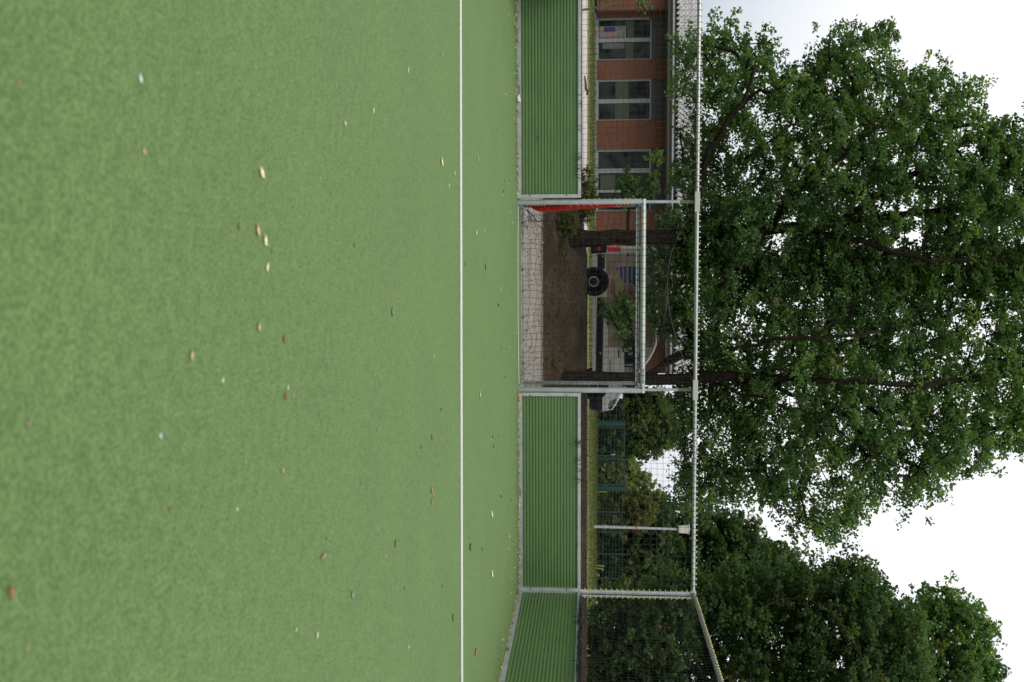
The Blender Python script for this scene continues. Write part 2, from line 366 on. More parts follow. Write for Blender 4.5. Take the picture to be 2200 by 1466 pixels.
# ------------------------------------------------------------------ boards
HB = 1.036
def corrugated(p0, p1, z0, z1, nrm, n=18, depth=.022):
    """corrugated panel between plan points p0-p1; profile bulges along nrm"""
    prof = []; per = (z1-z0)/n
    for k in range(n):
        a = z0+k*per
        prof += [(a, 0), (a+per*.36, 0), (a+per*.52, 1), (a+per*.84, 1)]
    prof.append((z1, 0)); V = []; 
    for (z, d) in prof:
        for p in (p0, p1): V.append((p[0]+nrm[0]*d*depth, p[1]+nrm[1]*d*depth, z))
    F = [(2*i, 2*i+1, 2*i+3, 2*i+2) for i in range(len(prof)-1)]
    return V, F
def board(p0, p1, nrm, label, plates=(), stiles=(1, 1), screws=True):
    """board from p0 to p1 in plan, front face towards nrm"""
    p0 = np.array(p0, float); p1 = np.array(p1, float); d = p1-p0; Ln = np.linalg.norm(d); t = d/Ln; n = np.array(nrm, float)
    e = empty('rebound_board', (*((p0+p1)/2), 0), label, 'perimeter board', 'green rebound boards round the pitch')
    def bar(a0, a1, z0, z1, f0, f1, name, mt, par_=e):
        c = p0+t*(a0+a1)/2+n*(f0+f1)/2
        m_ = MB().obox((*c, (z0+z1)/2), (*(t*(a1-a0)/2), 0), (*(n*(f1-f0)/2), 0), (0, 0, (z1-z0)/2)); return m_.build(name, mt, par_)
    bar(0, Ln, .0, .062, -.035, .035, 'bottom_rail', M['galv'])
    bar(0, Ln, .985, HB, -.045, .035, 'top_rail', M['galv'])
    a0 = p0+t*.05*stiles[0]; a1 = p1-t*.05*stiles[1]
    V, F = corrugated(a0-n*.004, a1-n*.004, .060, .987, n, 18, .012)
    MB().add(V, F).build('panel', M['board'], e)
    bar(.03, Ln-.03, .05, .99, -.045, -.03, 'back_sheet', M['board'])
    for k, (s, a) in enumerate(((stiles[0], 0), (stiles[1], Ln-.056))):
        if s:
            st = bar(a, a+.056, .062, .985, -.033, .037, 'stile', M['galv'])
            if screws:
                for z in (.20, .80):
                    c = p0+t*(a+(.042 if k == 0 else .014))+n*.038
                    MB().tube([(*c, z), (*(c+n*.006), z)], .011, 8).build('bolt', M['screw'], st)
    for a in plates:
        bar(a, a+.14, .012, .044, .035, .041, 'joint_plate', M['dullpost'])
    return e
xl, xr_ = -1.60, 1.60
board((-XC, D+.02), (xl, D+.02), (0, -1), 'green corrugated rebound board between the left end of the pitch and the goal', plates=(1.55,))
board((xr_, D+.02), (XC, D+.02), (0, -1), 'green corrugated rebound board between the goal and the corner post', plates=(1.62,))
board((XC+.02, D+.0), (XC+.02, D-6.5), (-1, 0), 'green corrugated side board running from the corner post towards the camera', plates=(2.55,), stiles=(1, 1))
board((XC+.02, D-6.52), (XC+.02, 0), (-1, 0), 'green corrugated side board nearer the camera on the right touchline')
board((-XC-.02, D), (-XC-.02, 0), (1, 0), 'green corrugated side board along the left touchline')

p = at(1156, 297, D-.01)
sb = [o for o in COL.objects if o.name == 'panel'][0]
MB().obox((p[0], D-.006, p[2]), (.028, 0, .014), (0, .002, 0), (-.004, 0, .008)).build('scuff_mark', M['screw'], sb)
# ------------------------------------------------------------------ tubes, rails, hooks
HR = 2.905
e = empty('corner_post', (XC, D, 0), 'tall grey corner post with yellow net hooks, where the back board meets the side board', 'post')
MB().tube([(XC, D, 0), (XC, D, HR-.02)], .034, 16).build('tube', M['galv'], e, True)
MB().box((XC+.036, D-.075, HB+.02), (XC+.062, D-.045, HR-.03)).build('keder_strip', M['galv'], e)
MB().box((XC-.05, D-.045, HR-.045), (XC+.05, D+.045, HR+.045), .006).build('corner_fitting', M['sleeve'], e)
def hookmesh():
    m_ = MB(); pts = [(0, 0, -.012), (0, 0, .012), (0, -.010, .022), (0, -.020, .018), (0, -.022, .008)]
    m_.tube(pts, .0065, 6); return m_
hook0 = None
def hooks(parent, pts, big=1.0, mt='hookp', rot=(0, 0, 0)):
    h0 = hookmesh().build('net_hook', M[mt], None); h0.parent = parent; h0.matrix_parent_inverse = Matrix.Translation(parent.location).inverted()
    for i, p in enumerate(pts):
        h = h0 if i == 0 else h0.copy()
        if i: COL.objects.link(h); h.parent = parent; h.matrix_parent_inverse = h0.matrix_parent_inverse.copy()
        h.location = p; h.scale = (big*1.3, big, big); h.rotation_euler = rot
zs = [HB+.07+i*(HR-HB-.17)/19 for i in range(20)]
hooks(e, [(XC-.037, D-.0, z) for z in zs], .9, 'hook', (0, R(-90), 0))
h2 = empty
hooks(e, [(XC+.050, D-.08, z) for z in zs], 1.0, 'hook', (0, R(90), 0))
def rail(pa, pb, label, hk, grp='top rails carrying the ball stop nets', z=HR, mt='hookp', hoff=(0, .03)):
    pa = np.array(pa, float); pb = np.array(pb, float); c = (pa+pb)/2
    e = empty('net_rail', (*c, z), label, 'rail', grp)
    MB().tube([(*pa, z), (*pb, z)], .030, 16).build('tube', M['alu'], e, True)
    L_ = np.linalg.norm(pb-pa); n = int(L_/.0925); t = (pb-pa)/L_
    d = rng.normal(0, .006, n)
    hooks(e, [(*(pa+t*(.05+i*.0925+d[i])+np.array(hoff)), z+.030) for i in range(n)], 1.15, mt, (0, 0, 0) if abs(t[0]) > .5 else (0, 0, R(90)))
    return e
uL, uR = at(1500, 434, D)[0], at(1495, 838, D)[0]
rail((-XC, D), (uL-.16, D), 'grey tubular top rail from the left edge to the sleeve over the left goal post', 1)
rail((uL+.16, D), (uR-.16, D), 'grey tubular top rail with pale net hooks, above the goal between the two sleeves', 1)
rail((uR+.16, D), (XC-.05, D), 'grey tubular top rail with pale net hooks, from the right sleeve to the corner post', 1)
rail((XC, D-.05), (XC, D-6.4), 'grey tubular top rail with yellow hooks, running from the corner post towards the camera', 1, mt='hook', hoff=(.025, 0))
for x, lb in ((uL, 'left'), (uR, 'right')):
    e = empty('net_post', (x, D+.10, 0), 'slim upright post rising behind the %s goal post to the top rail' % lb, 'post', 'slim net posts beside the goal')
    sg = 1 if x > 0 else -1
    MB().tube([(x+sg*.03, D+.10, 0), (x+sg*.01, D+.09, 2.66)], .024, 12).build('tube', M['alu'], e, True)
    MB().tube([(x+sg*.01, D+.09, 2.64), (x, D+.04, HR-.03)], .027, 12).build('upper_tube', M['dullpost'], e, True)
    MB().box((x-.165, D-.040, HR-.040), (x+.165, D+.040, HR+.040), .004).build('rail_sleeve', M['sleeve'], e)

# ------------------------------------------------------------------ nets
def strands(polys, r):
    V = []; F = []; n = 0
    for P in polys:
        P = np.asarray(P, float); k = len(P)
        T = np.gradient(P, axis=0); T /= np.linalg.norm(T, axis=1)[:, None]+1e-9
        ref = np.array([0, 1., 0]) if abs(T[0][1]) < .7 else np.array([0, 0, 1.])
        A = np.cross(T, ref); A /= np.linalg.norm(A, axis=1)[:, None]+1e-9; B = np.cross(T, A)
        ring = np.stack([P+A*r, P+B*r, P-A*r, P-B*r], 1).reshape(-1, 3); V.append(ring)
        i = np.arange(k-1)[:, None]*4; j = np.arange(4)[None]
        q = np.stack([i+j, i+(j+1) % 4, i+4+(j+1) % 4, i+4+j], -1).reshape(-1, 4)+n; F.append(q); n += 4*k
    return np.concatenate(V), np.concatenate(F)
def smooth_noise(nx, nz, amp, it=2):
    a = rng.normal(0, amp, (nx, nz))
    for _ in range(it):
        a = (a+np.roll(a, 1, 0)+np.roll(a, -1, 0)+np.roll(a, 1, 1)+np.roll(a, -1, 1))/5
    return a
def netgrid(O, A, B, mesh, bot=.02, sagy=.05, jit=.006, topf=None):
    """grid net: O origin(bottom), A horizontal vector, B vertical vector; returns list of polylines"""
    A = np.array(A, float); B = np.array(B, float); O = np.array(O, float)
    nx = int(round(np.linalg.norm(A)/mesh))+1; nz = int(round(np.linalg.norm(B)/mesh))+1
    a = np.linspace(0, 1, nx)[:, None]*np.ones((1, nz)); b = np.ones((nx, 1))*np.linspace(0, 1, nz)[None]
    if topf is not None: b = b*topf(a)
    P = O+a[..., None]*A+b[..., None]*B
    t = A/np.linalg.norm(A); nrm = np.cross(t, B/np.linalg.norm(B))
    k = (1-b)**2
    wob = smooth_noise(nx, nz, jit*3, 3)
    P = P+t*(smooth_noise(nx, nz, jit*2.2, 1)*(.3+k*1.6))[..., None]
    P[..., 2] += smooth_noise(nx, nz, jit*2.2, 1)*(.4+k*1.8)*(b > .01)*(b < .995)
    P = P+nrm*(wob*2+sagy*np.sin(a*math.pi*2.3)*b*(1-b))[..., None]
    out = [P[i] for i in range(nx)]+[P[:, j] for j in range(nz)]
    return out, P
def wraps(P, c_off, r, axis):
    """cord turns round a rail of radius r at each net column"""
    out = []
    for p in P:
        c = np.array(p)+np.array(c_off)
        pts = []
        for k in range(11):
            a = 2*math.pi*k/10
            if axis == 'x': pts.append((c[0]+.003*math.sin(a*.5), c[1]+math.cos(a)*r, c[2]+math.sin(a)*r))
            elif axis == 'y': pts.append((c[0]+math.cos(a)*r, c[1], c[2]+math.sin(a)*r))
        out.append(pts)
    return out
def loose(p, n, L_):
    out = []
    for _ in range(n):
        q = np.array(p, float)+np.array([rng.normal(0, .05), 0, 0]); pts = [q.copy()]; a = rng.uniform(-.5, .5)
        for k in range(5):
            q = q+np.array([a*.03+rng.normal(0, .012), -.004, -L_/5]); pts.append(q.copy())
        out.append(pts)
    return out
CR_ = .0023
def ballnet(O, A, label, cols, side=False):
    pl, P = netgrid(O, A, (0, 0, HR-.03-HB), .0975)
    top = P[:, -1]
    th = wraps([(p[0], D, HR) for p in top], (0, 0, 0), .0325, 'x') if not side else wraps([(XC, p[1], HR) for p in top], (0, 0, 0), .0325, 'y')
    for c in cols: th += c
    V, F = strands(pl, CR_ if not side else .0017); V2, F2 = strands(th, .0042); F = np.concatenate([F, F2+len(V)]); V = np.concatenate([V, V2])
    o = npmesh('ball_stop_net', V, [F], M['cord']); return tag(o, label, 'net', 'black ball stop nets')
yn = D+.005
def lc(u, n, L_=.11): return loose((at(1246, u, D)[0], D-.048, HB+.01), n, L_)
ballnet((-XC+.03, yn, HB), (uL+XC-.07, 0, 0), 'black square mesh net above the left board, in front of the brick building', [lc(345, 3), lc(360, 2), lc(385, 2), lc(210, 2, .06), lc(290, 2, .07), lc(330, 2)])
ballnet((uR+.05, yn, HB), (XC-uR-.09, 0, 0), 'black square mesh net above the right board, in front of the fence and lamp', [lc(955, 5), lc(952, 3), lc(992, 4), lc(1008, 2), lc(1022, 2), lc(1036, 2)])
bundle = []
for k in range(26):   # slack net gathered on top of the side board
    pts = []; ph = rng.uniform(0, 6)
    for i in range(60):
        y = D-.25-i*.1; pts.append((XC-.03+.03*math.sin(i*.9+ph)+rng.normal(0, .008), y, HB+.005+.045*abs(math.sin(i*.37+ph))*min(1, i/12)-.02*(k % 3)*min(1, i/10)))
    bundle.append(pts)
dr = []
for y0 in (D-.95, D-1.3, D-1.5, D-1.58, D-3.0): dr.append([(XC-.03, y0, HB-.01), (XC-.045, y0-.02, HB-.06), (XC-.05, y0-.03, HB-.12)])
ballnet((XC, D-.06, HB), (0, -6.3, 0), 'black square mesh net above the right side board, with slack folds lying on the board', [bundle, dr], True)

# ------------------------------------------------------------------ goal
G = empty('goal', (0, D, 0), 'grey aluminium goal with round posts, square tube back frame and black net, between the boards', 'goal')
gx0 = at(1250, 434.2, D)[0]; gx1 = at(1250, 838.5, D)[0]; GZ = 2.045; gr = .043
def post(x, nm='goal_post'):
    return MB().tube([(x, D, 0), (x, D, GZ)], gr, 24).build(nm, M['alu'], G, True)
post(gx0); post(gx1)
MB().tube([(gx0-.04, D, GZ), (gx1+.04, D, GZ)], gr+.0006, 24).build('crossbar', M['alu'], G, True)
dep = .80; yb = D+dep
bx0 = at(1200, 446, yb)[0]; bx1 = at(1200, 819.7, yb)[0]; bw = .055
zt0 = at(1366, 640, yb)[2]; zb1 = at(1127.3, 640, yb)[2]
bf = MB(); bf.box((bx0-bw, yb, 0), (bx1+bw, yb+.05, zb1)); bf.build('back_bottom_rail', M['galv'], G)
bf = MB(); bf.box((bx0-bw, yb, zt0), (bx1+bw, yb+.05, zt0+bw)); bf.build('back_top_rail', M['galv'], G)
for x0, x1 in ((bx0-bw, bx0), (bx1, bx1+bw)):
    o = MB().box((x0, yb+.001, zb1), (x1, yb+.049, zt0)).build('back_post', M['galv'], G)
    for z in (.34, .40, 1.42, 1.48):
        MB().tube([((x0+x1)/2, yb, z), ((x0+x1)/2, yb-.005, z)], .008, 8).build('bolt', M['screw'], o)
for x in (bx0-bw/2, bx1+bw/2):
    sx = gx0+.01 if x < 0 else gx1-.01
    MB().obox(((x+sx)/2, D+dep/2, .03), ((x-sx)/2+.02, dep/2-.02, 0), (.02, 0, 0), (0, 0, .028)).build('ground_rail', M['galv'], G)
    MB().obox(((x+sx)/2, D+dep/2, zt0+bw/2+.01), ((x-sx)/2+.001, dep/2-.02, 0), (.022, 0, 0), (0, 0, .022)).build('roof_rail', M['galv'], G)
pl = []
# back net, hung loosely and tied to the bottom rail
q, P = netgrid((bx0+.0, yb-.02, zb1-.03), (bx1-bx0, 0, 0), (0, 0, zt0-zb1+.08), .103, jit=.011, sagy=.08); pl += q
for i in range(2, P.shape[0]-1, 4):
    p = P[i, 0]
    for k in range(4):
        a = rng.uniform(-1, 1); pl.append([p+np.array([0, -.01, .02]), p+np.array([.02*a, -.02, .0]), p+np.array([.03*a, -.03, -.035+rng.uniform(0, .03)])])
    pl.append([p+np.array([-.03, -.025, .05]), p+np.array([0, -.03, .0]), p+np.array([.02, -.03, -.04])])
# roof net from the crossbar to the back rail and turns round the crossbar
nxg = P.shape[0]
for i in range(nxg):
    a = i/(nxg-1); xf = gx0+.05+(gx1-gx0-.1)*a; xb_ = P[i, -1][0]
    pl.append([(xf+(xb_-xf)*t, D+dep*t, GZ+.0+(zt0+bw-GZ)*t-.06*math.sin(t*math.pi)) for t in np.linspace(.03, 1, 7)])
    pl += wraps([(xf, D, GZ)], (0, 0, 0), gr+.003, 'x')
    pl.append([(xb_, yb-.003, zt0-.02), (xb_+.01, yb-.003, zt0+.03), (xb_+.02, yb+.0, zt0+bw+.003)])
for j in range(1, 7):
    t = j/7; pl.append([(gx0+.05+(gx1-gx0-.1)*a, D+dep*t, GZ+(zt0+bw-GZ)*t-.06*math.sin(t*math.pi)) for a in np.linspace(0, 1, 25)])
for x, xb2 in ((gx0+.02, bx0), (gx1-.02, bx1)):
    for k in range(20): pl.append([(x, D+.03, .08+k*.1), (xb2, yb, .08+k*.097)])
    for k in range(1, 8): pl.append([(x+(xb2-x)*k/8, D+dep*k/8, z) for z in np.linspace(.03, 1.98, 8)])
# knotted tangle low in the left corner
for k in range(9):
    q0 = np.array([bx0+.10+rng.uniform(0, .14), yb-.06, .08+rng.uniform(0, .1)]); pts = [q0.copy()]
    for i in range(7): q0 = q0+np.array([rng.normal(.02, .03), rng.normal(0, .01), rng.normal(.015, .03)]); pts.append(q0.copy())
    pl.append(pts)
V, F = strands(pl, .0029); npmesh('goal_net', V, [F], M['cord'], G)
V, F = strands([[(bx0+.02, yb-.05, .11), (bx0+.2, yb-.05, .17), (bx0+.24, yb-.06, .30), (bx0+.22, yb-.05, .42)], [(bx0+.05, yb-.05, .10), (bx0+.12, yb-.06, .2), (bx0+.22, yb-.06, .27)]], .008)
npmesh('net_knot', V, [F], M['cord'], G)
hooks(G, [(gx0-gr*.75, D+.012, HB+.05+i*.083) for i in range(12)], .8, 'hook', (0, R(-90), 0))
hooks(G, [(gx0+gr*.9, D+.03, z) for z in (.16, .24, .29, .34, .39, .44, .86, .98, 1.08, 1.2, 1.3, 1.62, 1.68, 1.74, 1.8)], .75, 'hook', (0, R(90), 0))
# maker's sticker on the front of the crossbar: blue and red bars, then a row of dark blue capitals
stk = MB(); x0 = at(1380, 790, D)[0]; x1 = at(1380, 827, D)[0]
def curved(xa, xb, z0, z1, th=.0012):
    mm = []; 
    for i in range(5):
        z = z0+(z1-z0)*i/4; s = (z-GZ)/gr; y = D-math.sqrt(max(0, 1-s*s))*gr-th
        mm += [(xa, y, z), (xb, y, z)]
    return mm, [(2*i, 2*i+1, 2*i+3, 2*i+2) for i in range(4)]
stk.add(*curved(x0, x1, GZ-.012, GZ+.030, .0012)); sticker = stk.build('maker_sticker', mat('sticker_silver', (.5, .53, .55), .4), G)
M['navy'] = mat('navy_ink', (.03, .06, .12), .5); M['redink'] = mat('red_ink', (.35, .06, .06), .5)
L_ = x1-x0
def bars(lst, mt, nm):
    b_ = MB()
    for (a, w, c, d) in lst: b_.add(*curved(x0+L_*a, x0+L_*(a+w), GZ-.012+.042*c, GZ-.012+.042*d, .0024))
    b_.build(nm, mt, sticker)
def slant(a, w, mt):
    b_ = MB(); n = 4; V = []
    for i in range(5):
        f = i/4; z = GZ-.009+.036*f; s = (z-GZ)/gr; y = D-math.sqrt(max(0, 1-s*s))*gr-.0024; xx = x0+L_*(a+.07*(1-f))
        V += [(xx, y, z), (xx+L_*w, y, z)]
    b_.add(V, [(2*i, 2*i+1, 2*i+3, 2*i+2) for i in range(4)]); b_.build('emblem_bar', mt, sticker)
slant(.05, .045, M['navy']); slant(.13, .045, M['navy']); slant(.21, .05, M['redink']); slant(.30, .05, M['redink'])
def letter(a, w, glyph):
    segs = {'K': [(0, .3, 0, 1), (.3, .3, .35, .65), (.6, .4, .65, 1), (.6, .4, 0, .35)], 'H': [(0, .3, 0, 1), (.7, .3, 0, 1), (.3, .4, .4, .6)],
            'E': [(0, .3, 0, 1), (.3, .7, .8, 1), (.3, .6, .4, .6), (.3, .7, 0, .2)], 'R': [(0, .3, 0, 1), (.3, .6, .8, 1), (.7, .3, .5, .9), (.3, .5, .4, .6), (.65, .3, 0, .4)], 'A': [(0, .3, 0, 1), (.7, .3, 0, 1), (.3, .4, .8, 1), (.3, .4, .35, .5)]}
    bars([(a+w*s[0], w*s[1], .1+.75*s[2], .1+.75*s[3]) for s in segs[glyph]], M['navy'], 'lettering')
for a, g_ in ((.40, 'H'), (.51, 'E'), (.62, 'A'), (.73, 'K'), (.84, 'E')): letter(a, .09, g_)

# net over the goal, hung from a slack white cord
cl = [at(1489, 819, D+.03), at(1470, 778, D+.03), at(1452, 725, D+.03), at(1440, 680, D+.03), at(1433, 625, D+.03), at(1435, 580, D+.03), at(1443, 540, D+.03), at(1462, 495, D+.03), at(1487, 456, D+.03)][::-1]
cx = np.array([p[0] for p in cl]); cz = np.array([p[2] for p in cl])
pts = [(x, D+.03, np.interp(x, cx, cz)+.0*x) for x in np.linspace(cx[0], cx[-1], 60)]
V, F = strands([pts], .0024)
o = npmesh('hanging_cord', V, [F], M['greycord']); tag(o, 'thin pale cord sagging between the two sleeves above the goal', 'cord')
w_ = cx[-1]-cx[0]+.24; xo = cx[0]-.12; zb = GZ+gr
def topf(a):
    x = xo+a*w_; return (np.interp(x, cx, cz)-zb)/1.0
q, P = netgrid((xo, D+.03, zb), (w_, 0, 0), (0, 0, 1.0), .099, jit=.008, topf=topf)
V, F = strands(q, .0021); o = npmesh('ball_stop_net', V, [F], M['cord']); tag(o, 'slack black net hanging from the sagging cord above the crossbar', 'net', 'black ball stop nets')

# white cord on the turf along the goal mouth
g0 = atg(1111.5, 443); g1 = atg(1111.5, 829)
pts = [(g0[0]+(g1[0]-g0[0])*t, g0[1]+.05-.18*math.sin(t*math.pi)**.6+.01*math.sin(t*19), .011) for t in np.linspace(0, 1, 60)]
V, F = strands([pts], .008); o = npmesh('ground_cord', V, [F], M['whitecord']); tag(o, 'white cord lying on the turf across the goal mouth', 'cord')

# red net gathered beside the left post
e = empty('gathered_net', at(1142, 447, D+.35)*np.array([1, 1, 0]), 'red net bundled up and hanging inside the left goal post', 'net')
prof = [(1140, 441, 4), (1146, 441, 8), (1155, 441.5, 11.5), (1165, 442, 12.5), (1185, 442, 12), (1210, 441.5, 10), (1250, 441, 7.5), (1290, 440.5, 6), (1330, 440, 3.5), (1356, 440, 2)]
V = []; n = 14; F = []
for i, (v, u, w) in enumerate(prof):
    c0 = at(v, u, D+.35); sc_ = (D+.35)/FPX; ww = w*sc_/1
    for k in range(n):
        a = 2*math.pi*k/n; f = 1+.12*math.sin(k*2.3+i*.7)
        V.append((c0[0]+ww*.5+math.cos(a)*ww*.5*f, c0[1]+math.sin(a)*ww*.9*f, c0[2]))
for i in range(len(prof)-1):
    for k in range(n): F.append((i*n+k, i*n+(k+1) % n, (i+1)*n+(k+1) % n, (i+1)*n+k))
npmesh('net_bundle', V, [F], M['red'], e, True)
pl = []
for k in range(22):
    pts = []
    for i, (v, u, w) in enumerate(prof):
        c0 = at(v, u, D+.35); ww = w*(D+.35)/FPX; a = 2*math.pi*k/22+i*.25
        pts.append((c0[0]+ww*.5+math.cos(a)*ww*.53, c0[1]+math.sin(a)*ww*.95, c0[2]))
    pl.append(pts)
for v, u0, u1 in ((1180, 441, 459), (1200, 441, 458), (1170, 441, 461)):
    pl.append([at(v, u0, D+.3), at(v-4, (u0+u1)/2, D+.28), at(v-3, u1, D+.3)])
V, F = strands(pl, .004); npmesh('net_strands', V, [F], M['red'], e)

# ------------------------------------------------------------------ loose things on the pitch
def leafmesh(L_, Wd, curl, seed):
    r = random.Random(seed); V = []; F = []; n = 7; mseg = 4
    for i in range(n):
        t = i/(n-1); w = Wd*math.sin(math.pi*(t*.92+.04))**.7*(1+.18*math.sin(i*2.4+seed)); x = (t-.5)*L_
        for j in range(mseg+1):
            s = j/mseg*2-1; z = curl*(s*s*.8+.5*(t-.4)**2*2)+.002+r.uniform(0, .0012); V.append((x+.04*L_*s*s, s*w/2, z))
    for i in range(n-1):
        for j in range(mseg): a = i*(mseg+1)+j; F.append((a, a+1, a+mseg+2, a+mseg+1))
    b = len(V)                                   # underside gives the leaf a real thickness
    V += [(x, y, z-.0012) for x, y, z in V]; F += [tuple(reversed([b+i for i in f])) for f in F]
    V += [(-L_*.5, -.0015, .004), (-L_*.5, .0015, .004), (-L_*.68, 0, .008)]; F.append((len(V)-3, len(V)-2, len(V)-1))
    return V, F
LC = {'cream': (.80, .76, .58), 'yellow': (.78, .70, .38), 'tan': (.60, .44, .26), 'brown': (.30, .16, .07), 'white': (.78, .80, .76), 'pink': (.48, .33, .25), 'green': (.12, .22, .05), 'orange': (.55, .25, .06), 'grey': (.30, .33, .27), 'dark': (.06, .05, .03)}
for k, c in LC.items(): M['lf_'+k] = mat('leaf_'+k, c, .75, var=.25, vscale=60)
# (x, y, size px, colour, own label)
LV = [(559, 371, 27, 'yellow', 'pale yellow oval leaf on the turf, largest of the near leaves'), (551, 494, 26, 'tan', 'long tan curled leaf on the turf, touching a cream leaf'),
 (567, 516, 25, 'cream', 'cream leaf on the turf at the end of a long tan curled leaf'), (572, 573, 19, 'cream', 'rounded cream leaf on the turf, alone below the close pair of leaves'),
 (512, 487, 15, 'brown', 'small brown crumpled leaf beside the long tan leaf'), (20, 1272, 30, 'brown', 'dark orange-brown leaf on the turf nearest to the camera'),
 (409, 764, 22, 'tan', 'tan leaf lying alone on the near turf in front of the goal'), (343, 936, 14, 'white', 'small white leaf scrap on the near turf'), (477, 817, 13, 'white', 'small pale grey leaf scrap between the tan leaf and the white scrap'),
 (691, 1196, 30, 'pink', 'long thin pinkish leaf with a stalk on the turf'), (841, 671, 19, 'grey', 'grey-green upright leaf with a dark shadow on the turf'),
 (609, 729, 17, 'brown', 'brown leaf on the turf midway between camera and white line'), (554, 701, 20, 'tan', 'faint tan leaf beside a darker brown one on the turf'),
 (612, 852, 16, 'brown', 'brown leaf with a dark side, next to two pale scraps'), (606, 1010, 14, 'tan', 'single light brown leaf right of the group of three scraps'),
 (680, 1364, 14, 'cream', 'cream leaf on the turf towards the right side board'), (755, 1278, 17, 'grey', 'pale grey curled leaf on the turf near the right side'),
 (848, 1168, 16, 'brown', 'rusty brown leaf halfway to the white line, right part of the pitch'), (1009, 1175, 17, 'green', 'fresh green leaf pair just beyond the white line'),
 (740, 265, 13, 'cream', 'cream leaf left of the goal line of sight, nearer of two'), (800, 237, 15, 'yellow', 'yellowish narrow leaf left of the goal, further of two'),
 (875, 150, 12, 'cream', 'small cream leaf near the left end before the white line'), (299, 168, 18, 'white', 'blurred whitish leaf on the near turf at far left'),
 (37, 181, 17, 'pink', 'blurred pinkish leaf at the very bottom left of the pitch'), (307, 326, 17, 'tan', 'flat brownish leaf blurred into the near turf, left'),
 (947, 347, 20, 'yellow', 'thin yellow leaf just before the white line, left of the goal'), (972, 1327, 15, 'brown', 'dark brown leaf just before the white line on the right'),
 (1021, 1400, 17, 'orange', 'orange-brown leaf beyond the white line by the right side board'), (1055, 1105, 15, 'white', 'white straw scrap beyond the white line, nearer the goal'), (1055, 1233, 18, 'cream', 'straight cream straw beyond the white line, nearer the corner')]
sm = [(948, 118, 11, 'cream'), (964, 398, 9, 'cream'), (1026, 342, 12, 'white'), (1022, 500, 12, 'cream'), (1040, 495, 8, 'cream'), (999, 568, 9, 'brown'), (1042, 574, 13, 'brown'), (760, 527, 9, 'brown'), (583, 541, 10, 'brown'),
 (855, 642, 9, 'orange'), (617, 833, 10, 'white'), (628, 848, 12, 'pink'), (508, 1094, 9, 'cream'), (809, 1134, 10, 'cream'), (700, 1157, 9, 'brown'), (636, 1353, 8, 'white'), (877, 1390, 9, 'cream'), (927, 940, 12, 'brown'),
 (926, 1054, 14, 'orange'), (926, 1080, 12, 'orange'), (868, 1264, 9, 'brown'), (930, 766, 10, 'tan'), (1030, 848, 13, 'cream'), (947, 880, 10, 'brown'), (811, 922, 9, 'pink'), (686, 381, 9, 'tan'), (688, 277, 8, 'tan'),
 (721, 183, 8, 'tan'), (765, 190, 9, 'pink'), (526, 994, 9, 'tan'), (860, 536, 7, 'tan'), (904, 960, 8, 'brown'), (777, 1043, 8, 'tan'), (850, 1265, 7, 'tan'), (950, 1260, 7, 'green'), (1070, 655, 8, 'dark'), (1075, 620, 7, 'cream'), (1058, 938, 9, 'brown'),
 (1060, 960, 7, 'brown'), (363, 1095, 12, 'brown'), (60, 912, 14, 'pink'), (55, 1395, 13, 'pink'), (830, 1195, 7, 'white'), (975, 372, 12, 'yellow'), (1035, 1180, 8, 'brown')]
for i, it in enumerate(LV+[s+(None,) for s in sm]):
    v, u, px, c, lb = it; p = atg(v, u); dist = np.dot(p-CP, CF); L_ = px*dist/FPX*.98
    V, F = leafmesh(L_, L_*(.25 if c in ('pink',) and lb else .62), L_*.20, i)
    o = MB().add(V, F).build('fallen_leaf', M['lf_'+c], None, True); o.location = (p[0], p[1], -.0015); o.rotation_euler = (0, R(rng.uniform(-8, 8)), rng.uniform(-.7, .7)+(R(90) if px > 18 and c == 'pink' else 0))
    tag(o, lb or 'small %s leaf scrap lying on the artificial turf' % {'dark': 'dark', 'grey': 'grey'}.get(c, c), 'leaf', 'leaves scattered on the artificial turf')

def leafcloud(C, size, nrm_up, tint, asp=.6, fold=.25):
    """C (n,3) centres -> leaf quads pairs with random orientation"""
    n = len(C); up = np.array(nrm_up if nrm_up is not None else (0, 0, 0), float)
    N_ = rng.normal(0, 1, (n, 3)); N_ = N_+up; N_ /= np.linalg.norm(N_, axis=1)[:, None]
    T_ = np.cross(N_, rng.normal(0, 1, (n, 3))); T_ /= np.linalg.norm(T_, axis=1)[:, None]+1e-9; B_ = np.cross(N_, T_)
    s = (size*rng.uniform(.7, 1.3, n))[:, None]; w = s*asp
    b = C-T_*s*.5; t = C+T_*s*.5; lf = N_*w*fold
    V = np.stack([b, C-T_*s*.15-B_*w*.5+lf, C+T_*s*.28-B_*w*.42+lf, t, C+T_*s*.22+B_*w*.45+lf, C-T_*s*.18+B_*w*.5+lf], 1).reshape(-1, 3)
    i = np.arange(n)[:, None]*6
    F = np.concatenate([np.concatenate([i, i+1, i+2, i+3], 1), np.concatenate([i, i+3, i+4, i+5], 1)], 1).reshape(-1, 4)
    return V, F, np.repeat(tint, 2)
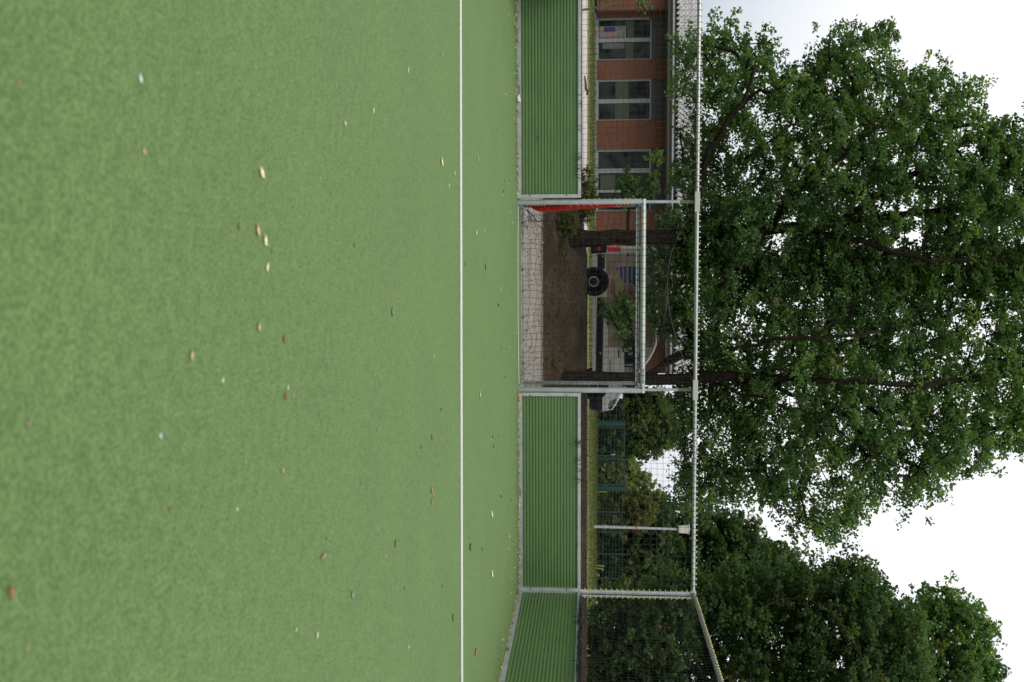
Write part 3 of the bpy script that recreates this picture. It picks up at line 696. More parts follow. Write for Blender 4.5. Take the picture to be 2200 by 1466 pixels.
# leaf litter swept against the foot of the boards
C = []
for (u0, u1, n, sp) in ((0, 130, 190, .16), (130, 430, 200, .09), (850, 1270, 260, .09), (440, 830, 110, .05)):
    for _ in range(n):
        u = rng.uniform(u0, u1); y = D-.06-abs(rng.normal(0, sp))*1.9 if u0 != 440 else D+dep-.1-abs(rng.normal(0, .1))
        C.append((CX+(u-571)*y/FPX, y, .008+rng.uniform(0, .02)))
for _ in range(260): C.append((XC-.06-abs(rng.normal(0, .12)), D-rng.uniform(0, 7), .008+rng.uniform(0, .015)))
for _ in range(170): C.append((rng.uniform(-4.8, 4.9), D-abs(rng.normal(0, 2.0))-.1, .006))
C = np.array(C); V, F, T = leafcloud(C, .036, (0, 0, 1.4), rng.beta(2.2, 1.2, len(C)))
V[:, 2] = np.maximum(V[:, 2], .003)
o = npmesh('leaf_litter', V, [F], M['litter'], fattr=T); tag(o, 'dry leaf fragments blown against the foot of the boards', 'leaf litter', kind='stuff')
def lump(name, pts, th, mt, lb, cat):
    m_ = MB(); m_.poly(pts, th, (0, 0, 1)); 
    o = m_.build(name, mt, None); tag(o, lb, cat); return o
p = at(1107, 211, D-.09); e_ = MB().obox((p[0], D-.09, .035), (.055, 0, .012), (-.004, .028, 0), (.003, .006, .020)); tag(e_.build('paper_scrap', M['paperwhite']), 'crumpled white scrap at the foot of the left board', 'litter')
e_ = MB().obox((CX+(176-571)*(D-.22)/FPX, D-.2, .02), (.07, .01, .003), (-.003, .02, 0), (0, 0, .014)); tag(e_.build('plastic_scrap', M['tealglass']), 'greenish plastic scrap lying left of the white scrap by the board', 'litter')
xs_ = CX+(866-571)*(D-.1)/FPX; e_ = MB().box((xs_-.075, D-.13, .0), (xs_+.075, D-.06, .045), .012); tag(e_.build('foam_block', M['sponge']), 'orange foam block at the foot of the right board beside the goal', 'litter')
V, F = strands([[(CX+(1110-571)*(D-.1)/FPX+a, D-.1+.02*math.sin(i*2), .012+.012*(i % 2)) for i, a in enumerate((-.1, -.04, .03, .1))]], .008)
tag(npmesh('paper_strip', V, [F], M['paperwhite']), 'thin folded white strip by the middle of the right board', 'litter')

# ------------------------------------------------------------------ trees
def inpoly(px, py, poly):
    n = len(poly); c = np.zeros(len(px), bool); x = poly[:, 0]; y = poly[:, 1]; j = n-1
    for i in range(n):
        cond = ((y[i] > py) != (y[j] > py)) & (px < (x[j]-x[i])*(py-y[i])/(y[j]-y[i]+1e-12)+x[i]); c ^= cond; j = i
    return c
def edgedist(px, py, poly):
    d = np.full(len(px), 1e9); n = len(poly)
    for i in range(n):
        a = poly[i]; b = poly[(i+1) % n]; ab = b-a; t = np.clip(((px-a[0])*ab[0]+(py-a[1])*ab[1])/(ab@ab+1e-9), 0, 1)
        d = np.minimum(d, np.hypot(px-a[0]-t*ab[0], py-a[1]-t*ab[1]))
    return d
def tubes(edges, nodes, rad, n=6):
    """edges (parent,child) -> tapered segments"""
    A = nodes[edges[:, 0]]; B = nodes[edges[:, 1]]; ra = rad[edges[:, 2]]; rb = rad[edges[:, 1]]
    T = B-A; L_ = np.linalg.norm(T, axis=1)[:, None]+1e-9; T = T/L_
    ref = np.where(np.abs(T[:, 2:3]) < .9, np.array([[0, 0, 1.]]), np.array([[0, 1., 0]]))
    X = np.cross(ref, T); X /= np.linalg.norm(X, axis=1)[:, None]+1e-9; Y = np.cross(T, X)
    ang = 2*np.pi*np.arange(n)/n; c = np.cos(ang)[None, :, None]; s = np.sin(ang)[None, :, None]
    dirv = X[:, None]*c+Y[:, None]*s
    V = np.concatenate([(A-T*ra[:, None]*.3)[:, None]+dirv*ra[:, None, None], (B+T*rb[:, None]*.3)[:, None]+dirv*rb[:, None, None]], 1).reshape(-1, 3)
    i = np.arange(len(A))[:, None, None]*2*n; k = np.arange(n)[None, :, None]
    F = np.concatenate([i+k, i+(k+1) % n, i+n+(k+1) % n, i+n+k], 2).reshape(-1, 4)
    return V, F
def tree(name, label, poly, Y, limbs, trunk_r, nclump, nleaf, lsize, crad, leafm, barkm, extras=(), base_z=None, cat='tree', grp=None, tmax=4.0, tk=1.7, asp=.62, tintb=0.0, brown=.012, twig=.006, inset=.25, hole=0, yoff=0.0, rmax=.30):
    sc_ = Y/FPX
    P3 = np.array([at(v, u, Y) for v, u in poly]); poly2 = P3[:, [0, 2]]
    lo = poly2.min(0); hi = poly2.max(0); C = []; 
    while len(C) < nclump:
        q = rng.uniform(lo, hi, (nclump*4, 2)); q = q[inpoly(q[:, 0], q[:, 1], poly2)]
        d = edgedist(q[:, 0], q[:, 1], poly2); k = d > inset*crad; q = q[k]; d = d[k]
        T = np.minimum(tmax, tk*np.sqrt(d)); yy = rng.uniform(-1, 1, len(q)); yy = np.sign(yy)*np.abs(yy)**.75*T
        pts = np.stack([q[:, 0], Y+yoff+yy, q[:, 1]], 1)
        # spread: keep those far enough from chosen ones
        for p in pts:
            if len(C) >= nclump: break
            if C:
                A = np.array(C[-400:]); 
                if np.min(np.sum((A-p)**2, 1)) < (crad*.62)**2 and rng.random() < .85: continue
            C.append(p)
    for (v, u, rpx, n) in extras:
        for _ in range(n):
            a = rng.normal(0, rpx*.6, 2); yv = Y+yoff+rng.normal(0, .5); C.append(at(v+a[0], u+a[1], yv))
    nE = sum(x[3] for x in extras); C = np.array(C); isx = np.zeros(len(C), bool)
    if nE: isx[-nE:] = True
    # skeleton nodes from the limbs
    nodes = []; parent = []
    for li, limb in enumerate(limbs):
        pts = [np.array(at(v, u, Y+dy)) if not isinstance(v, np.ndarray) else v for v, u, dy in limb]
        prev = -1
        if li > 0:
            A = np.array(nodes); prev = int(np.argmin(np.sum((A-pts[0])**2, 1)))
        for k in range(len(pts)-1):
            n = max(2, int(np.linalg.norm(pts[k+1]-pts[k])/.35))
            for j in range(n):
                if li > 0 and k == 0 and j == 0: continue
                nodes.append(pts[k]+(pts[k+1]-pts[k])*j/n+rng.normal(0, .012 if li == 0 else .045, 3)); parent.append(prev); prev = len(nodes)-1
        nodes.append(pts[-1]); parent.append(prev)
    nl = len(nodes)
    order = np.argsort([np.min(np.sum((np.array(nodes[:nl])-c)**2, 1)) for c in C])
    NA = np.zeros((len(nodes)+len(C)*14, 3)); NA[:nl] = nodes; cnt = nl; trunk_low = nodes[0][2]+(C[:, 2].min()-nodes[0][2])*.5
    for ci in order:
        c = C[ci]; d = NA[:cnt]-c; dd = np.sum(d**2, 1)+np.where(d[:, 2] > .1, (d[:, 2])**2*2, 0)+np.where(NA[:cnt, 2] < trunk_low, 60, 0)
        a = int(np.argmin(dd)); A = NA[a].copy(); Ln = np.linalg.norm(c-A); n = max(1, int(Ln/.4)); prev = a
        perp = rng.normal(0, .10*Ln, 3); perp[2] = -abs(perp[2])*.2
        for j in range(1, n+1):
            if cnt >= len(NA)-1: break
            t = j/n; NA[cnt] = A+(c-A)*t+perp*math.sin(t*math.pi)+rng.normal(0, .02, 3)*(t < 1); parent.append(prev); prev = cnt; cnt += 1
    nodes = NA[:cnt]; parent = np.array(parent)
    w = np.zeros(cnt); haschild = np.zeros(cnt, bool); haschild[parent[parent >= 0]] = True
    w[~haschild] = 1
    for i in range(cnt-1, -1, -1):
        if parent[i] >= 0 and parent[i] < i: w[parent[i]] += w[i]
    rad = np.maximum(twig, trunk_r*(w/w[0])**.42)
    h0 = nodes[0][2]; rad = np.minimum(rad, np.where(np.arange(cnt) < nl, 9, trunk_r*rmax*np.minimum(1, (w/w[0]*40)**.5)+twig))
    rad[:nl] *= 1+.35*np.exp(-(nodes[:nl, 2]-h0)*2.2)
    ch = np.where(parent >= 0)[0]; par_ = parent[ch]
    # child begins with its own radius unless it is the main continuation
    main = {}
    for c_, p_ in zip(ch, par_):
        if p_ not in main or rad[c_] > rad[main[p_]]: main[p_] = c_
    startr = np.array([p_ if main[p_] == c_ else c_ for c_, p_ in zip(ch, par_)])
    V, F = tubes(np.stack([par_, ch, startr], 1), nodes, rad, 7)
    base = nodes[0]
    e = empty(name, tuple(base), label, cat, grp)
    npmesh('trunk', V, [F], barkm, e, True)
    # leaves
    nC = len(C); k = rng.integers(0, nC, nC*nleaf)
    cl = rng.normal(0, 1, (nC, 3)); cr_ = crad*rng.uniform(.75, 1.35, nC)*np.where(isx, .52, 1)
    kk = np.where(isx[k], rng.random(len(k)) < .38, True); k = k[kk]
    dv = rng.normal(0, 1, (len(k), 3)); dv /= np.linalg.norm(dv, axis=1)[:, None]; rr = rng.uniform(.15, 1, len(k))**.55
    # sub-clumps so the foliage breaks into sprays
    sub = rng.normal(0, .62, (nC, 9, 3)); si = rng.integers(0, 9, len(k))
    off = sub[k, si]*cr_[k][:, None]*.95+dv*rr[:, None]*cr_[k][:, None]*.42
    off[:, 2] *= .72
    Pp = C[k]+off; 
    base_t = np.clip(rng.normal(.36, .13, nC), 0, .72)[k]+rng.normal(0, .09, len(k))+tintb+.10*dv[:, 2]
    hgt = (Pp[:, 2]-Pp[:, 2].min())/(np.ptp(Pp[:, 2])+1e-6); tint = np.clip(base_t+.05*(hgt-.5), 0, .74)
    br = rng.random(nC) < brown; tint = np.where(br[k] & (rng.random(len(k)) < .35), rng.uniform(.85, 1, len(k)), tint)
    V, F, T = leafcloud(Pp, lsize, (0, -.25, .9), tint, asp)
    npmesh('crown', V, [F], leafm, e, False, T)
    return e
Lp = [(1452,60),(1492,41),(1520,52),(1547,38),(1559,28),(1592,16),(1606,24),(1620,35),(1647,29),(1660,45),(1656,73),(1682,67),(1679,100),(1703,100),(1717,83),(1741,100),(1753,118),(1765,118),(1767,74),(1793,62),(1831,52),(1886,48),(1938,43),(1941,69),(1928,118),(1921,138),(1945,142),(1979,142),(2007,138),(2028,128),(2062,121),(2114,108),(2097,131),(2080,149),(2080,176),(2107,163),(2159,163),(2163,187),(2132,207),(2114,235),(2132,256),(2166,239),(2210,222),(2280,260),(2380,330),(2440,420),(2450,520),(2400,620),(2100,640),(1900,640),(1700,620),(1560,640),(1480,620),(1440,560),(1430,500),(1435,455),(1452,430),(1448,350),(1500,325),(1492,290),(1495,250),(1475,218),(1455,200),(1452,160),(1472,130),(1452,110)]
Rp = [(1425,450),(1445,500),(1452,540),(1455,600),(1440,640),(1448,700),(1462,750),(1490,800),(1450,850),(1415,870),(1430,900),(1462,912),(1458,935),(1468,960),(1470,990),(1464,1015),(1460,1040),(1456,1060),(1450,1100),(1500,1120),(1560,1110),(1600,1095),(1650,1100),(1680,1120),(1690,1150),(1702,1168),(1720,1182),(1740,1192),(1764,1187),(1757,1168),(1790,1175),(1815,1181),(1845,1165),(1848,1145),(1868,1133),(1900,1125),(1910,1100),(1908,1088),(1924,1075),(1950,1100),(1970,1116),(1998,1114),(2030,1095),(2042,1078),(2062,1058),(2092,1045),(2112,1030),(2150,1018),(2200,1000),(2280,960),(2380,880),(2440,760),(2440,640),(2300,540),(2000,540),(1700,540),(1500,520)]
YT = 27.0
b0 = at(1233, 512, YT); 
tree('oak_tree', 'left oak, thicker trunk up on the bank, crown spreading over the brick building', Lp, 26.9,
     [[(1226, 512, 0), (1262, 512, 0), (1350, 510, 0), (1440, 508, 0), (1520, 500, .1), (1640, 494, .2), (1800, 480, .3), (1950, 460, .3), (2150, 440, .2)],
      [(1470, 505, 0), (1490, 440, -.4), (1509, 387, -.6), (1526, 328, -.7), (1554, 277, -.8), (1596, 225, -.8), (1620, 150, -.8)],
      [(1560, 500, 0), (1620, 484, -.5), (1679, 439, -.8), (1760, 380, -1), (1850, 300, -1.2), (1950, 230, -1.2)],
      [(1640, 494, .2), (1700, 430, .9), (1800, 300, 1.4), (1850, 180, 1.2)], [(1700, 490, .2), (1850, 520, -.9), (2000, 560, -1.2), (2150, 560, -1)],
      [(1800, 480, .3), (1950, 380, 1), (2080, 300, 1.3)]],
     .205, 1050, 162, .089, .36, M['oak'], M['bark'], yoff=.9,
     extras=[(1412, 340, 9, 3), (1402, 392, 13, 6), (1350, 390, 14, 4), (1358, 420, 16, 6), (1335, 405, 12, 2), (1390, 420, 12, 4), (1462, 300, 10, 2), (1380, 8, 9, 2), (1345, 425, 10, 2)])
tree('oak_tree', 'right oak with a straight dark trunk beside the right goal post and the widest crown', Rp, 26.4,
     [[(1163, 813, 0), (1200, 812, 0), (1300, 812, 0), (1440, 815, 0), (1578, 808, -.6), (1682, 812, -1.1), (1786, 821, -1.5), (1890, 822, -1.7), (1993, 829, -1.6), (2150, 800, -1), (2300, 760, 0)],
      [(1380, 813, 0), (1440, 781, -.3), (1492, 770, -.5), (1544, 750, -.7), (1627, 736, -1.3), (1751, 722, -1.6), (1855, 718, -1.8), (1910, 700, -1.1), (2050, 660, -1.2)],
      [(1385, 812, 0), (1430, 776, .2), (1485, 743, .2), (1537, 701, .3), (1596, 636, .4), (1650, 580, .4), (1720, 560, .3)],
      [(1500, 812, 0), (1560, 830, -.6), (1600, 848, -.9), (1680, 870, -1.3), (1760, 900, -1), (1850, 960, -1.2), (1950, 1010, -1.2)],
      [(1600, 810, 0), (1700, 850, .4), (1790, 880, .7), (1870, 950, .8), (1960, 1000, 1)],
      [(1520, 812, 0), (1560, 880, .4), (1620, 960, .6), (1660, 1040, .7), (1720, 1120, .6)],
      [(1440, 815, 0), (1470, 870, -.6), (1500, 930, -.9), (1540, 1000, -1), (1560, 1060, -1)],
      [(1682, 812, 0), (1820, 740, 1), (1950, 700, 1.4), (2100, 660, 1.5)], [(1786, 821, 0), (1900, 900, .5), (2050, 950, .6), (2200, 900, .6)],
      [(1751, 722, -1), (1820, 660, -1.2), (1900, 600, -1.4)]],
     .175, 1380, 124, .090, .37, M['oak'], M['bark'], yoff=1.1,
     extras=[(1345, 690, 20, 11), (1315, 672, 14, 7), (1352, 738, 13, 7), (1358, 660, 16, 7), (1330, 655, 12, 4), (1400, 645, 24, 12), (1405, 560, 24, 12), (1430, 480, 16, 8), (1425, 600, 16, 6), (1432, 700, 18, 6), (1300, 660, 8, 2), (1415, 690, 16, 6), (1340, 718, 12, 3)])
T1 = [(1300,1100),(1350,1080),(1430,1068),(1500,1100),(1560,1100),(1610,1105),(1650,1150),(1700,1195),(1735,1212),(1760,1240),(1740,1300),(1600,1330),(1400,1330),(1290,1290)]
T2 = [(1275,1280),(1400,1250),(1600,1230),(1735,1215),(1800,1208),(1855,1203),(1865,1230),(1890,1245),(1912,1262),(1917,1288),(1960,1305),(2000,1340),(1980,1500),(1900,1640),(1600,1700),(1300,1680),(1268,1500)]
T3 = [(1850,1330),(1940,1300),(1965,1303),(1978,1285),(2012,1278),(2045,1255),(2055,1280),(2090,1308),(2150,1322),(2120,1370),(2095,1392),(2140,1415),(2158,1466),(2170,1560),(2100,1640),(1900,1640),(1800,1500)]
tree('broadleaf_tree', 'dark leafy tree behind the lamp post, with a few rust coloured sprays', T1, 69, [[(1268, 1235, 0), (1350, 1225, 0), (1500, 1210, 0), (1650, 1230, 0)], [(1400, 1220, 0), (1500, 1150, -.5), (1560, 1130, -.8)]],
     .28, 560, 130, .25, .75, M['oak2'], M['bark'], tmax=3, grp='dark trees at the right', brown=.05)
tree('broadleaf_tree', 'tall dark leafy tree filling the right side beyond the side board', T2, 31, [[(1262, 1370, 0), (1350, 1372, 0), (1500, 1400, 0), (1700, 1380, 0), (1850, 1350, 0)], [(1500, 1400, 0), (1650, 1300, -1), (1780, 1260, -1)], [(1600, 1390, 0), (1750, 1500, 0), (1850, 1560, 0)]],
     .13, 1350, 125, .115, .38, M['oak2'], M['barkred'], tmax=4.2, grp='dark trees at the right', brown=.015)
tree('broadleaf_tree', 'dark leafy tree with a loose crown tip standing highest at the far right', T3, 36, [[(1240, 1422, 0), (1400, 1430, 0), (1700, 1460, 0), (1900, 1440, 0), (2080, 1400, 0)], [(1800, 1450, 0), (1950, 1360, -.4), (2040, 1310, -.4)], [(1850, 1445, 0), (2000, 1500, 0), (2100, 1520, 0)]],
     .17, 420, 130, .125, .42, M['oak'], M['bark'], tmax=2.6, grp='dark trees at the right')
Q = [(1300,855),(1400,845),(1440,865),(1425,900),(1449,915),(1462,930),(1438,950),(1412,964),(1370,974),(1330,986),(1282,985),(1278,900)]
tree('ash_tree', 'dense green tree standing behind the left half of the green gate', Q, 66, [[(1262, 930, 0), (1320, 925, 0), (1380, 915, 0), (1430, 930, 0)], [(1320, 925, 0), (1370, 960, -.4)], [(1330, 925, 0), (1390, 880, .4)]],
     .20, 190, 150, .24, .62, M['bush'], M['bark'], tmax=3, brown=.0, tintb=.16)
Wp = [(1270,965),(1362,978),(1366,1000),(1374,1022),(1388,1040),(1402,1052),(1420,1064),(1430,1110),(1400,1150),(1280,1150)]
tree('willow_tree', 'yellow-green willow far behind the right half of the green gate', Wp, 95, [[(1262, 1050, 0), (1330, 1052, 0), (1390, 1060, 0)], [(1320, 1050, 0), (1360, 1010, 0)], [(1320, 1050, 0), (1380, 1100, 0)]],
     .3, 150, 150, .40, .95, M['willow'], M['bark'], tmax=4)
Vp = [(1272,1085),(1330,1068),(1400,1085),(1440,1130),(1430,1210),(1390,1270),(1272,1290)]
tree('field_maple', 'green and olive shrubby tree with orange-brown seed sprays beside the lamp post', Vp, 67, [[(1262, 1180, 0), (1320, 1175, 0), (1390, 1160, 0)], [(1320, 1175, 0), (1380, 1110, 0)], [(1320, 1175, 0), (1370, 1230, 0)]],
     .2, 170, 150, .28, .65, M['bush'], M['bark'], tmax=3, brown=.07)
tree('olive_shrub', 'olive and orange tinted shrub between the gate and the lamp post', [(1290,1075),(1340,1066),(1395,1078),(1402,1105),(1380,1128),(1330,1130),(1280,1115)], 63, [[(1266, 1100, 0), (1310, 1100, 0), (1370, 1098, 0)]],
     .1, 60, 140, .24, .6, M['olive'], M['bark'], tmax=1.2, cat='shrub')
tree('undergrowth_shrub', 'low bright green undergrowth behind the side net', [(1268,1300),(1330,1300),(1420,1300),(1430,1400),(1440,1500),(1380,1650),(1262,1650),(1262,1420)], 36, [[(1258, 1400, 0), (1300, 1400, 0), (1380, 1400, 0)], [(1290, 1400, 0), (1330, 1340, 0)], [(1290, 1400, 0), (1330, 1500, 0), (1340, 1600, 0)]],
     .05, 170, 110, .14, .45, M['bush'], M['bark'], tmax=1.5, cat='shrub', tintb=.28, brown=0)
# shrubs behind the net on the bank top
tree('brown_shrub', 'olive brown shrub on the bank beside the left goal post, showing above the board', [(1232,368),(1262,366),(1280,385),(1275,410),(1287,428),(1270,470),(1235,480),(1215,440)], 27.9, [[(1225, 425, 0), (1250, 420, 0), (1270, 415, 0)], [(1235, 425, 0), (1255, 390, 0)]],
     .02, 62, 60, .065, .16, M['weed'], M['deadwood'], tmax=.4, tk=.8, cat='shrub', brown=.2)
for i, (pl_, lb, t_) in enumerate([([(1190,465),(1215,455),(1240,470),(1235,500),(1205,505),(1185,490)], 'leafy green weed on the left of the bank inside the goal opening', .1),
                              ([(1172,500),(1195,495),(1215,520),(1205,580),(1180,610),(1170,560)], 'yellow-green weed patch low on the bank in front of the left oak', .2),
                              ([(1176,775),(1196,770),(1200,790),(1180,800)], 'small bright green weed at the foot of the right oak', .3),
                              ([(1183,690),(1195,688),(1196,715),(1184,712)], 'tiny sparse weed in the middle of the bank', .2)]):
    yb_ = 26.3 if i != 2 else 25.9
    tree('weed', lb, pl_, yb_, [[(pl_[0][0]-6, sum(q[1] for q in pl_)/len(pl_), 0), (sum(q[0] for q in pl_)/len(pl_), sum(q[1] for q in pl_)/len(pl_), 0)]], .008, (90, 130, 16, 7)[i], 40, .06, .10, M['weed'] if i != 2 else M['lawnblade'], M['deadwood'], tmax=.3, tk=.5, cat='weed', twig=.002, brown=.05, grp='weeds on the bank')
# leaf litter on the bank
n = 4200; X = rng.uniform(-9, 14, n); Yb = rng.beta(1.1, 1.6, n)*3.0+25.3; Z = np.array([bankz(x, y) for x, y in zip(X, Yb)])+.012
V, F, T = leafcloud(np.stack([X, Yb, Z], 1), .055, (0, -.4, 1.6), rng.beta(1, 3, n)*.7)
o = npmesh('leaf_litter', V, [F], M['darklitter'], fattr=T); tag(o, 'brown fallen leaves strewn over the dark bank', 'leaf litter', kind='stuff')
n = 700; X = rng.uniform(-4, 4, n); Yb = rng.uniform(D+.9, 25.4, n); V, F, T = leafcloud(np.stack([X, Yb, np.full(n, .004)], 1), .05, (0, 0, 3), rng.beta(1, 2, n)*.7)
V[:, 2] = np.maximum(V[:, 2], -.008)
o = npmesh('leaf_litter', V, [F], M['litter'], fattr=T); tag(o, 'scattered dark leaves on the pale paving behind the goal', 'leaf litter', kind='stuff')
# grass blades of the verge and along the far side of the lot
def blades(n, xr, yr, zf, h, tl, lb, mt='lawnblade'):
    X = rng.uniform(*xr, n); Y_ = rng.uniform(*yr, n); Z = np.array([zf(x, y) for x, y in zip(X, Y_)]); hh = h*rng.uniform(.5, 1.4, n); a = rng.uniform(0, 6.28, n); w = .012+h*.05
    lean = rng.normal(0, .3, (n, 2))*hh[:, None]
    V = np.stack([np.stack([X-np.cos(a)*w, Y_-np.sin(a)*w, Z], 1), np.stack([X+np.cos(a)*w, Y_+np.sin(a)*w, Z], 1), np.stack([X+lean[:, 0], Y_+lean[:, 1], Z+hh], 1)], 1).reshape(-1, 3)
    F = np.arange(3*n).reshape(-1, 3); o = npmesh('grass', V, [F], M[mt], fattr=np.clip(rng.normal(tl, .2, n), 0, 1)); tag(o, lb, 'grass', kind='stuff')
blades(16000, (-14, 26), (49.5, 58), lambda x, y: vergez(y), .13, .35, 'mown grass verge between the leaf strip and the building')
blades(5000, (2.5, 18), (27.6, 28.4), lambda x, y: bankz(x, y), .04, .35, 'short dry grass along the top edge of the bank', 'weed')
blades(9000, (6, 30), (57.5, 61), lambda x, y: 1.40, .26, .6, 'tall dry grass along the foot of the green fence', 'weed')

# ------------------------------------------------------------------ building
YW = 59.5
def bx(u, Y=YW): return float(at(1340, u, Y)[0])
def bz(v, Y=YW): return float(at(v, 300, Y)[2])
B = empty('school_building', (bx(350), YW, 1.4), 'long single storey red brick building with grey tiled roof and wide dark windows', 'building')
zg = bz(1276); z0 = bz(1281); zw1 = bz(1398.5); zt = bz(1446)
xL = bx(-330); xE = bx(802)
segs = [(xL, bx(-190)), (bx(-110), bx(38)), (bx(128.5), bx(170)), (bx(258.5), bx(321)), (bx(453), xE)]
for a, b_ in segs: MB().box((a, YW, z0), (b_, YW+.3, zt)).build('wall', M['brick'], B)
MB().box((bx(-108), YW-.9, z0), (bx(22, YW-.9), YW-.001, zt)).build('wall', M['brick'], B)      # projecting pier at the left
MB().box((xE-.3, YW+.3, z0), (xE, YW+9, zt)).build('end_wall', M['brick'], B)
MB().box((xL, YW-.04, 1.0), (xE+.03, YW+.35, z0)).build('plinth', M['brickgrey'], B)
MB().box((xL, YW+.5, z0), (xE-.31, YW+.6, zt)).build('inner_wall', M['panel'], B)
def window(a, b_, mull, lb=None):
    f = MB(); fw = .055; x0, x1 = bx(a), bx(b_); zb, zt_ = z0+.0, zw1
    f.box((x0, YW+.08, zb), (x1, YW+.16, zb+.13)); f.box((x0, YW+.08, zt_-.08), (x1, YW+.16, zt_))
    ed = [x0]; f.box((x0, YW+.081, zb+.13), (x0+.12, YW+.159, zt_-.08)); pan = []; last = x0+.12
    for (p, q) in mull:
        f.box((bx(p), YW+.079, zb+.13), (bx(q), YW+.159, zt_-.08)); pan.append((last, bx(p))); last = bx(q)
    f.box((x1-.06, YW+.081, zb+.13), (x1, YW+.159, zt_-.08)); pan.append((last, x1-.06))
    w = f.build('window', M['frame'], B)
    for (p, q) in pan: MB().box((p, YW+.125, zb+.13), (q, YW+.135, zt_-.08)).build('pane', M['glass'], w)
    MB().box((x0, YW+.10, zt_), (x1, YW+.17, zt)).build('lintel_panel', M['panel'], B)
    return w
w1 = window(38, 128.5, [(81.5, 90)])
window(170, 258.5, [(212.5, 221.5)])
window(321, 453, [(362, 371.5), (408, 413.5)])
window(-190, -110, [(-152, -145)])
# painted reflection of the van print, and a pale patch, on the first window
pw = mat('reflection_pale', (.17, .16, .17), .6, var=.3, vscale=5); pb_ = mat('reflection_blue', (.02, .025, .14), .6); pp = mat('reflection_skin', (.22, .14, .12), .6, var=.2, vscale=9); py_ = mat('reflection_yellow', (.30, .20, .05), .6)
def inset(u0, u1, v0, v1, mt, nm, y=YW+.118):
    return MB().box((bx(u0), y-.004, bz(v0)), (bx(u1), y, bz(v1))).build(nm, mt, w1)
inset(55, 80, 1287, 1340, pw, 'painted_reflection'); inset(57, 67, 1297, 1321, pb_, 'reflection_shape', YW+.112); inset(67, 78, 1299, 1325, pp, 'reflection_shape', YW+.112); inset(56, 62, 1288, 1296, py_, 'reflection_shape', YW+.112)
inset(55.5, 82, 1341, 1345, mat('reflection_edge', (.33, .33, .36), .6), 'reflection_edge')
inset(92, 104, 1294, 1341, mat('pale_patch_grey', (.09, .10, .10), .6, var=.2, vscale=4), 'pale_patch')
bl = mat('blind', (.055, .068, .045), .8, var=.15, vscale=6)
for u0_, u1_, v0_, v1_ in ((175, 212, 1322, 1350), (222, 256, 1321, 1351), (44, 81, 1343, 1361), (91, 126, 1343, 1360), (375, 407, 1290, 1322)): inset(u0_, u1_, v0_, v1_, bl, 'blind')
# eaves, gutter and pantile roof
ye = YW-1.5; ze = bz(1449, ye)
MB().box((xL, ye+.02, zt-.12), (xE+.5, YW+.3, zt+.02)).build('soffit', M['panel'], B)
MB().box((xL, ye-.03, ze-.42), (xE+.5, ye+.02, ze-.03)).build('fascia', M['fascia'], B)
g = MB().tube([(xL, ye-.10, ze-.13), (xE+.5, ye-.10, ze-.13)], .075, 10).build('gutter', M['gutter'], B, True)
zr = float(at(1500, 150, YW+7)[2]); nrow = 12; slope = (zr-ze)/(YW+7-ye); xs = np.arange(xL, xE+.55, .05)
V = []; ny = 0
for r_ in range(nrow):
    for s in (0, .5, .999):
        y = ye-.08+(r_+s)/nrow*(YW+7-ye+.08); z = ze+slope*(y-ye)+(.16*(1-s))
        ph = (xs % .30)/.30; V.append(np.stack([xs, np.full(len(xs), y), z+.075*np.sin(ph*2*np.pi)+.03*np.sin(ph*4*np.pi)+rng.normal(0, .002, len(xs))], 1)); ny += 1
V = np.concatenate(V); nx = len(xs); i = np.arange(ny-1)[:, None]*nx+np.arange(nx-1)[None]
F = np.stack([i, i+1, i+nx+1, i+nx], -1).reshape(-1, 4)
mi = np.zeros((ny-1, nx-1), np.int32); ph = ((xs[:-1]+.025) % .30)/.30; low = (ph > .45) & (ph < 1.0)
for k in range(2, ny-1, 3): mi[k, low] = 1  # step faces in the troughs take the painted shade
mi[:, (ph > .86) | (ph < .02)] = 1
rf = npmesh('roof', V, [F], None, B, False, mats=[M['tile'], M['tileshade']], fmi=mi.ravel())
MB().box((xL, YW+7-.1, zr-.05), (xE+.5, YW+7.1, zr+.12)).build('ridge', M['tile'], rf)
MB().add([(xL, YW+7.05, zr), (xE+.5, YW+7.05, zr), (xE+.5, YW+15.5, ze), (xL, YW+15.5, ze)], [(0, 1, 2, 3)]).build('rear_slope', M['tile'], rf)
c0 = at(1500, 199, YW+7.5); MB().box((c0[0]-.35, YW+6.8, c0[2]-.6), (c0[0]+.35, YW+7.5, c0[2]+.75), .03).build('chimney', M['sleeve'], rf)
MB().add([(xE-.001, YW+.3, zt), (xE-.001, YW+15, zt), (xE-.001, YW+7, zr-.15)], [(0, 1, 2)]).build('gable', M['brick'], B)
MB().box((xL, YW+9, 1.0), (xE, YW+15, zt)).build('rear_block', M['brick'], B)

# ------------------------------------------------------------------ van
VY = 29.0; gz = lotz(VY)+.003; vx0 = float(at(1340, 528, VY)[0]); S = VY/FPX/np.dot(at(1300, 700, VY)-CP, CF)*VY
def vx(u, v=1320): return float(at(v, u, VY)[0])
def vz(v): return float(at(v, 700, VY)[2])
def w_(z):   # half width of the body at height z above ground
    if z < 1.18: return .95-.02*((z-.75)/.45)**2
    return .935-.17*((z-1.18)/1.05)**1.3
Vn = empty('parked_van', (vx(700), VY+.95, gz), 'white van with a large photo print on its side, parked behind the left oak', 'van')
lv = [(.30, 529.5, 884), (.36, 528.5, 887), (.45, 528, 888.5), (.62, 528, 888), (.72, 528, 887), (.90, 528.5, 884), (1.0, 529, 872), (1.12, 529, 857), (1.22, 529, 843), (1.30, 529.3, 834), (1.50, 530, 815), (1.79, 531, 793), (2.0, 532, 772), (2.10, 533.5, 758), (2.17, 537, 745), (2.20, 545, 732), (2.21, 580, 700)]
V = []; F = []; npt = 28
